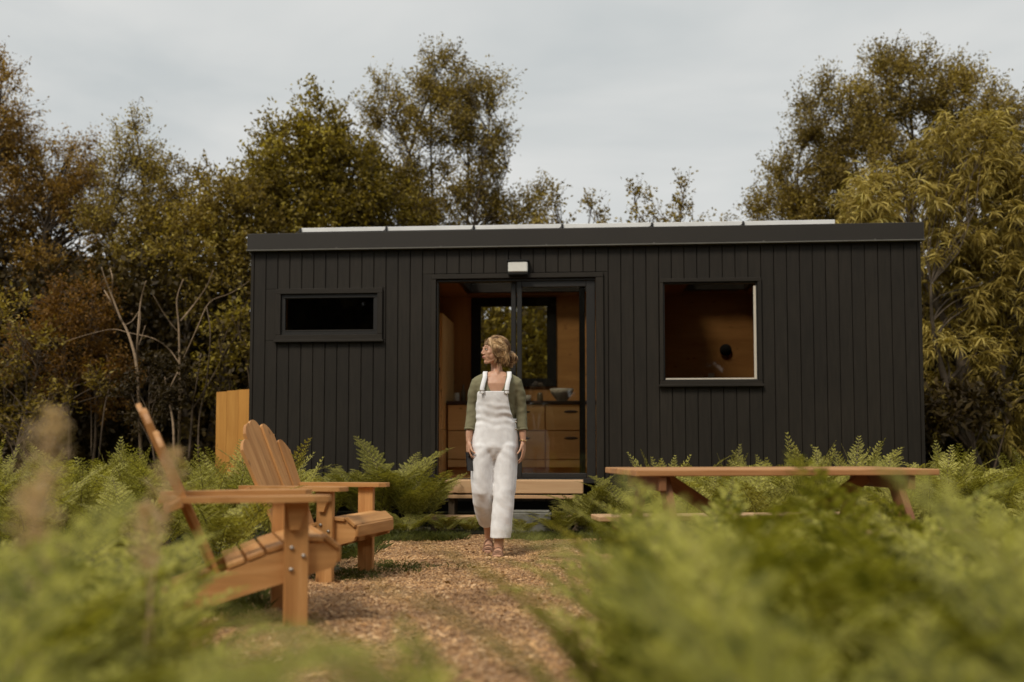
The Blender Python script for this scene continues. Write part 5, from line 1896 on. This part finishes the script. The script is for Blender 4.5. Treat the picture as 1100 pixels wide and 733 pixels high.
def make_tree(name, label, base, stems, blobs, leaf, mat, bark, seed, cat='tree', group=None, twig_up=0.6, spray=0.5, twigs=9, per_twig=20,
              droop=0.2, aspect=0.5, trunk_r=0.09, fold=False, rosette=0, limb_vis=1.0):
    """base (x,y); stems = [(x,y,z) tops]; blobs = [(centre, radii, clumps)]"""
    r = np.random.default_rng(seed)
    bx, by = base
    bz = gz(bx, by) - 0.05
    root = empty(name, (bx, by, bz), 0, label, cat, group)
    O = np.array([bx, by, bz])
    tr_ = MB()
    stem_pts = []
    for i, s_ in enumerate(stems):
        top = np.array(s_) - O
        pts = curve_pts((r.normal(0, 0.08), r.normal(0, 0.08), 0), top, 14, 0.035, r)
        rad = [trunk_r * (1 - 0.9 * k_ / 13) * (1.25 if k_ == 0 else 1) for k_ in range(14)]
        tr_.tube([Vector(p_) for p_ in pts], rad, 8)
        stem_pts.append((pts, rad))
    LVs, LFs = [], []
    off = 0
    allc = []
    for (c_, rad_, nc) in blobs:
        c_ = np.array(c_) - O
        rad_ = np.array(rad_)
        for q in range(nc):
            d = r.normal(size=3)
            d /= np.linalg.norm(d)
            rr_ = r.uniform(0.25, 1.0) ** 0.5
            allc.append((c_ + d * rad_ * rr_, d, rr_))
    for (cc, d, rr_) in allc:
        # limb from the best stem
        best = min(stem_pts, key=lambda sp: np.min(np.linalg.norm(sp[0][:, :2] - cc[:2], axis=1)))
        pts, rad = best
        zt = cc[2] - 0.45 * np.linalg.norm(pts[len(pts) // 2, :2] - cc[:2]) - 0.25
        k_ = int(np.argmin(np.abs(pts[:, 2] - max(zt, 0.15 * pts[-1, 2]))))
        st_ = pts[k_]
        if r.uniform() < limb_vis:
            lp = curve_pts(st_, cc, 6, 0.06, r, 0.08)
            tr_.tube([Vector(p_) for p_ in lp], [max(0.006, min(rad[k_] * 0.5, 0.035) * (1 - 0.8 * j / 5)) for j in range(6)], 5, caps=False)
        for t_ in range(twigs):
            dd = d * 0.7 + r.normal(0, 0.75, 3) + np.array([0, 0, twig_up])
            dd /= np.linalg.norm(dd)
            L_ = spray * r.uniform(0.5, 1.25)
            tp = curve_pts(cc, cc + dd * L_, 4, 0.08, r, -droop * 0.1)
            if t_ % 2 == 0:
                tr_.tube([Vector(p_) for p_ in tp], [0.006, 0.004, 0.003, 0.002], 3, caps=False)
            if rosette:
                # fans of long leaves at the twig ends
                for u in (0.55, 0.8, 1.0):
                    ce = cc + dd * L_ * u
                    az_ = r.uniform(0, 6.283, rosette)
                    dv = np.stack([np.cos(az_), np.sin(az_), r.uniform(-0.5, 0.35, rosette)], 1) + dd * 0.5
                    v_, f_ = leaves_np(np.repeat(ce[None], rosette, 0), dv, leaf, aspect, r, droop, fold)
                    LVs.append(v_)
                    LFs.append(f_ + off)
                    off += len(v_)
            else:
                u = np.sort(r.uniform(0.1, 1.02, per_twig))
                ce = np.stack([np.interp(u, [0, .33, .66, 1], tp[:, j]) for j in range(3)], 1) + r.normal(0, 0.02 + spray * 0.05, (per_twig, 3))
                v_, f_ = leaves_np(ce, np.repeat(dd[None], per_twig, 0) * 0.4, leaf, aspect, r, droop, fold)
                LVs.append(v_)
                LFs.append(f_ + off)
                off += len(v_)
    V_, F_ = np.concatenate(LVs), np.concatenate(LFs)
    if fold:
        tri = (F_[:, 2] == F_[:, 3]) | (F_[:, 1] == F_[:, 2])
        me = bpy.data.meshes.new('crown')
        T = F_[tri]
        T3 = np.where((T[:, 2] == T[:, 3])[:, None], T[:, [0, 1, 2]], T[:, [0, 1, 3]])
        Q = F_[~tri]
        me.vertices.add(len(V_))
        me.vertices.foreach_set('co', V_.astype(np.float32).ravel())
        li = np.concatenate([T3.ravel(), Q.ravel()]).astype(np.int32)
        me.loops.add(len(li))
        me.loops.foreach_set('vertex_index', li)
        me.polygons.add(len(T3) + len(Q))
        tot = np.concatenate([np.full(len(T3), 3), np.full(len(Q), 4)]).astype(np.int32)
        me.polygons.foreach_set('loop_start', np.concatenate([[0], np.cumsum(tot)[:-1]]).astype(np.int32))
        me.polygons.foreach_set('loop_total', tot)
        me.update(calc_edges=True)
    else:
        me = np_mesh('crown', V_, F_)
    link('crown', me, M[mat], root)
    tr_.build('trunk', M[bark], root)
    return root


def blob(px, py, D, rpx, rpy, n, depth=None):
    """crown lobe of a tree standing D metres off, sized from the photo's proportions"""
    s_ = D / FPX
    c_ = at(px, py, D)
    return (tuple(c_), (rpx * s_, (depth or (rpx + rpy) / 2) * s_, rpy * s_), n)


def tree(label, D, px, tops, blobs, **kw):
    b_ = at(px, 478, D)
    dn = 2 if kw.get('name') == 'sapling' else 12 if D > 12.95 else 6          # twigs grow on beyond the lobes
    stems = [tuple(at(x, y + dn, D + dz_)) for x, y, dz_ in tops]
    return make_tree(kw.pop('name', 'tree'), label, (b_.x, b_.y), stems, [blob(a_, b__ + dn, D, c_, d_, n_) for a_, b__, c_, d_, n_ in blobs], **kw)


GRP = 'trees standing behind the cabin'
# left side, from the edge of the frame towards the cabin
tree('tall rusty brown birch at the far left edge, tallest of the left trees', 15.0, -10, [(2, 70, 0), (-35, 90, 0.3)],
     [(0, 110, 26, 50, 34), (-20, 200, 60, 60, 60), (10, 300, 50, 70, 26)], leaf=0.048, mat='leaf_birch', bark='bark', seed=1, group=GRP, twig_up=0.9, spray=0.42)
tree('rusty birch with two rounded tops left of the pale bare stems', 15.5, 60, [(78, 145, 0), (40, 180, 0.4)],
     [(82, 172, 20, 34, 20), (84, 205, 28, 30, 22), (40, 200, 32, 48, 36), (18, 170, 22, 40, 22), (85, 260, 48, 60, 58), (50, 330, 55, 60, 20)], leaf=0.048, mat='leaf_birch', bark='bark', seed=2, group=GRP, twig_up=0.9, spray=0.42)
tree('thin olive brown birch with a pointed airy top above the bare stems', 14.8, 150, [(146, 125, 0), (178, 165, 0.3), (120, 210, 0)],
     [(145, 155, 15, 30, 12), (150, 185, 26, 30, 18), (178, 200, 26, 34, 20), (145, 240, 48, 45, 46), (150, 290, 58, 42, 22)], leaf=0.048, mat='leaf_olive', bark='bark', seed=3, group=GRP, twig_up=1.0, spray=0.42)
tree('leafy olive tree with sparse branch tips, just left of the cabin roof', 14.2, 225, [(222, 175, 0), (255, 190, 0.3), (200, 220, 0)],
     [(222, 210, 26, 36, 16), (255, 235, 34, 45, 28), (205, 260, 42, 45, 40), (240, 300, 42, 45, 22)], leaf=0.062, mat='leaf_olive', bark='bark', seed=4, group=GRP, twig_up=0.8, spray=0.4)
# behind the cabin
tree('broad dark oak like tree rising over the left half of the roof', 15.0, 335, [(345, 95, 0), (290, 150, 0.2), (390, 140, 0)],
     [(345, 142, 24, 40, 22), (305, 170, 45, 38, 36), (368, 170, 36, 48, 34), (285, 215, 48, 40, 36), (350, 225, 60, 40, 54), (410, 215, 40, 45, 30), (345, 290, 80, 55, 36)],
     leaf=0.07, mat='leaf_oak', bark='bark', seed=5, group=GRP, twig_up=0.6, spray=0.42, twigs=10)
tree('tall airy multi stemmed tree with the highest top behind the roof', 15.6, 478, [(478, 55, 0), (462, 80, 0.3), (500, 90, 0), (525, 130, -0.3), (425, 110, 0), (545, 170, 0.4)],
     [(478, 75, 20, 28, 20), (474, 118, 40, 38, 38), (522, 118, 30, 40, 26), (412, 108, 16, 30, 12), (430, 150, 34, 40, 20), (528, 180, 28, 42, 24), (480, 200, 45, 40, 22), (425, 215, 40, 35, 30), (560, 222, 32, 24, 18), (500, 240, 60, 30, 30), (480, 300, 80, 55, 36)],
     leaf=0.050, mat='leaf_tall', bark='bark', seed=6, group=GRP, twig_up=0.9, spray=0.40, twigs=10, per_twig=20, trunk_r=0.07)
for i, (px, top, lab) in enumerate([(592, 200, 'slim sapling top poking over the roof nearest the tall tree'), (637, 208, 'small bushy sapling top over the middle of the roof'),
                                    (684, 206, 'sparse sapling top over the roof right of the bushy one'), (706, 212, 'thin low sapling top between the two sparse ones over the roof'),
                                    (735, 196, 'pointed slim sapling top, rightmost of those over the roof'), (775, 232, 'lowest sapling tip just clearing the roof before the great right hand tree')]):
    tree(lab, 14.2 + 0.3 * (i % 2), px, [(px, top, 0), (px + 8, top + 18, 0.1)], [(px, top + 14, 8, 18, 5 if i != 3 else 3), (px + 2, top + 50, 18, 26, 9), (px, top + 110, 30, 40, 10)], leaf=0.06, mat='leaf_tall', bark='bark_dark',
         seed=20 + i, name='sapling', cat='sapling', group='saplings showing over the roof', twig_up=1.2, spray=0.26, twigs=5, per_twig=9, trunk_r=0.025)
# right side
tree('great round grey green tree rising behind the right end of the roof', 15.4, 960, [(975, 60, 0), (900, 90, 0.3), (1040, 80, 0), (860, 150, 0), (1080, 120, 0.3), (930, 80, 0.2)],
     [(975, 90, 52, 36, 52), (900, 120, 38, 46, 44), (1045, 105, 48, 42, 44), (868, 185, 40, 46, 40), (935, 180, 60, 50, 64), (1040, 180, 60, 55, 46), (845, 228, 38, 24, 26), (915, 250, 60, 40, 40), (1110, 170, 40, 70, 30), (990, 320, 90, 70, 40)],
     leaf=0.050, mat='leaf_tall', bark='bark', seed=7, group=GRP, twig_up=1.0, spray=0.42, twigs=12, per_twig=21, trunk_r=0.09)
tree('sweet chestnut with long pale hanging leaves beside the right end of the cabin', 12.9, 1060, [(1040, 150, 0), (970, 200, -0.2), (1110, 190, 0), (1000, 300, -0.6)],
     [(1030, 165, 50, 30, 26), (965, 215, 50, 34, 24), (1060, 225, 60, 45, 34), (1120, 200, 50, 60, 18), (1020, 290, 45, 38, 20), (1080, 315, 50, 42, 24), (1025, 375, 40, 36, 16), (1085, 400, 40, 36, 16), (1012, 430, 26, 22, 8), (1070, 445, 30, 20, 8), (935, 235, 24, 14, 6)],
     leaf=0.165, mat='leaf_chestnut', bark='bark', seed=8, group=GRP, name='chestnut_tree', cat='tree', twig_up=0.15, spray=0.34, twigs=8, droop=0.32, aspect=0.10, fold=True, rosette=7, trunk_r=0.1)
tree('rust brown shrub growing between the bare stems and the left birches', 13.3, 75, [(70, 300, 0), (95, 330, 0)],
     [(85, 325, 38, 36, 24), (60, 370, 45, 40, 24), (105, 400, 40, 30, 18)], leaf=0.05, mat='leaf_rust', bark='bark_dark', seed=31, name='shrub', cat='shrub', twig_up=0.6, spray=0.3, trunk_r=0.03)
tree('light green shrub low at the left edge in front of the birches', 12.6, 25, [(20, 340, 0), (45, 380, 0)],
     [(20, 360, 45, 40, 12), (70, 420, 45, 30, 9), (0, 430, 40, 36, 9)], leaf=0.06, mat='leaf_olive', bark='bark_dark', seed=32, name='shrub', cat='shrub', twig_up=0.6, spray=0.3, per_twig=9, trunk_r=0.03)
tree('feathery green shrub between the pale stems above the bracken', 12.0, 165, [(160, 400, 0)],
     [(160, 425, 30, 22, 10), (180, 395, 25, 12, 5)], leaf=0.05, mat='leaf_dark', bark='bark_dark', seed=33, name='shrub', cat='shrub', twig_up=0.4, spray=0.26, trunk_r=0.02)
tree('leafy shrub beside the left wall of the cabin above the fence panel', 13.0, 252, [(250, 330, 0), (238, 370, 0)],
     [(255, 345, 18, 26, 9), (240, 390, 24, 20, 7)], leaf=0.075, mat='leaf_oak', bark='bark_dark', seed=34, name='shrub', cat='shrub', twig_up=0.4, spray=0.26, per_twig=8, trunk_r=0.02)
tree('dark broad leaved shrub under the chestnut at the right end of the cabin', 12.2, 1050, [(1045, 420, 0), (1085, 440, 0)],
     [(1060, 430, 36, 24, 10), (1010, 440, 26, 26, 8)], leaf=0.12, mat='leaf_dark', bark='bark_dark', seed=35, name='shrub', cat='shrub', twig_up=0.3, spray=0.26, per_twig=7, aspect=0.42, trunk_r=0.02)


# pale bare stems
def bare(label, px, D, lines, mat='bark_pale'):
    b_ = at(px, 478, D)
    root = empty('bare_sapling', (b_.x, b_.y, 0), 0, label, 'bare sapling', 'bare pale saplings left of the cabin')
    mb = MB()
    for (pts, w0, w1) in lines:
        q = [at(x, y, D + 0.15 * math.sin(x * 0.7 + i)) - Vector((b_.x, b_.y, 0)) for i, (x, y) in enumerate(pts)]
        sm_ = []
        for i in range(len(q) - 1):
            for t_ in (0, 0.25, 0.5, 0.75):
                p0 = q[max(i - 1, 0)]
                p3 = q[min(i + 2, len(q) - 1)]
                a_, b2_, t = q[i], q[i + 1], t_
                sm_.append(0.5 * ((2 * a_) + (b2_ - p0) * t + (2 * p0 - 5 * a_ + 4 * b2_ - p3) * t * t + (3 * a_ - p0 - 3 * b2_ + p3) * t ** 3))
        sm_.append(q[-1])
        n_ = len(sm_)
        mb.tube(sm_, [(w0 + (w1 - w0) * i / (n_ - 1)) for i in range(n_)], 6)
    mb.build('trunk', M[mat], root)
    return root


bare('forked pale bare sapling, brightest of the bare stems', 152, 12.3, [
    ([(152, 500), (150, 455), (147, 395), (139, 362), (131, 345), (118, 322), (112, 312)], 0.026, 0.007),
    ([(131, 346), (120, 318), (113, 300), (109, 287)], 0.013, 0.005),
    ([(120, 318), (121, 300), (118, 288)], 0.009, 0.004),
    ([(147, 395), (148, 360), (151, 325), (157, 302)], 0.014, 0.006),
    ([(133, 350), (142, 345), (151, 335), (148, 372), (156, 350)], 0.006, 0.004)])
bare('pale bare sapling with a long arching branch, nearer the fence panel', 193, 12.5, [
    ([(192, 500), (193, 440), (193, 392), (192, 350), (190, 322), (197, 300)], 0.020, 0.006),
    ([(193, 391), (182, 376), (165, 364), (140, 358), (122, 354), (100, 358), (70, 367)], 0.009, 0.004),
    ([(194, 345), (208, 328), (222, 308), (229, 290)], 0.011, 0.004),
    ([(192, 358), (178, 340), (165, 318)], 0.008, 0.003),
    ([(196, 388), (212, 352), (225, 325), (248, 315), (268, 302)], 0.007, 0.003)])
bare('short forked pale sapling low above the bracken', 186, 11.8, [
    ([(187, 492), (186, 455), (180, 425), (177, 405)], 0.018, 0.007),
    ([(180, 425), (185, 412), (191, 400)], 0.011, 0.007)])
bare('crooked pale sapling next to the fence panel', 204, 12.0, [
    ([(203, 492), (207, 440), (210, 420), (216, 380)], 0.016, 0.006),
    ([(207, 440), (218, 422), (232, 398), (246, 370)], 0.010, 0.004),
    ([(213, 492), (214, 450), (222, 410), (226, 360), (222, 330)], 0.012, 0.005)], 'bark_dark')
bare('thin dark sapling behind the brightest bare stem', 105, 13.0, [
    ([(106, 495), (112, 440), (118, 410), (114, 380)], 0.012, 0.005), ([(98, 490), (98, 440), (94, 420)], 0.008, 0.004)], 'bark_dark')


# thickets: dense dark undergrowth and far wood, one mass each
def thicket(name, label, boxes, leaf, mat, seed, density):
    r = np.random.default_rng(seed)
    Vs, Fs = [], []
    off = 0
    for (x0, x1, y0, y1, z0, z1) in boxes:
        nc = int(density * (x1 - x0) * (y1 - y0) * (z1 - z0))
        for q in range(nc):
            c_ = np.array([r.uniform(x0, x1), r.uniform(y0, y1), z0 + (z1 - z0) * r.uniform(0, 1) ** 1.1])
            top = 0.78 + 0.35 * mnoise.noise(Vector((c_[0] * 0.6, c_[1] * 0.6, seed)))
            if c_[2] > z0 + (z1 - z0) * top:
                continue
            m_ = 26
            ce = c_ + r.normal(0, 0.16, (m_, 3))
            v_, f_ = leaves_np(ce, r.normal(0, 1, (m_, 3)), leaf, 0.55, r, 0.1)
            Vs.append(v_)
            Fs.append(f_ + off)
            off += len(v_)
    me = np_mesh(name, np.concatenate(Vs), np.concatenate(Fs))
    return tag(link(name, me, M[mat]), label, kind='stuff')


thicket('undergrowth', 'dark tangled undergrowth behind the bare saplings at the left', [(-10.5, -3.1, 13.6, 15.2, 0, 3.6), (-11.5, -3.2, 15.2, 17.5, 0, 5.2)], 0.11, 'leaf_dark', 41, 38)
thicket('undergrowth', 'dark undergrowth behind the cabin seen through its kitchen window', [(-3.2, 5.2, 14.2, 16.8, 0, 4.3)], 0.10, 'leaf_oak', 42, 30)
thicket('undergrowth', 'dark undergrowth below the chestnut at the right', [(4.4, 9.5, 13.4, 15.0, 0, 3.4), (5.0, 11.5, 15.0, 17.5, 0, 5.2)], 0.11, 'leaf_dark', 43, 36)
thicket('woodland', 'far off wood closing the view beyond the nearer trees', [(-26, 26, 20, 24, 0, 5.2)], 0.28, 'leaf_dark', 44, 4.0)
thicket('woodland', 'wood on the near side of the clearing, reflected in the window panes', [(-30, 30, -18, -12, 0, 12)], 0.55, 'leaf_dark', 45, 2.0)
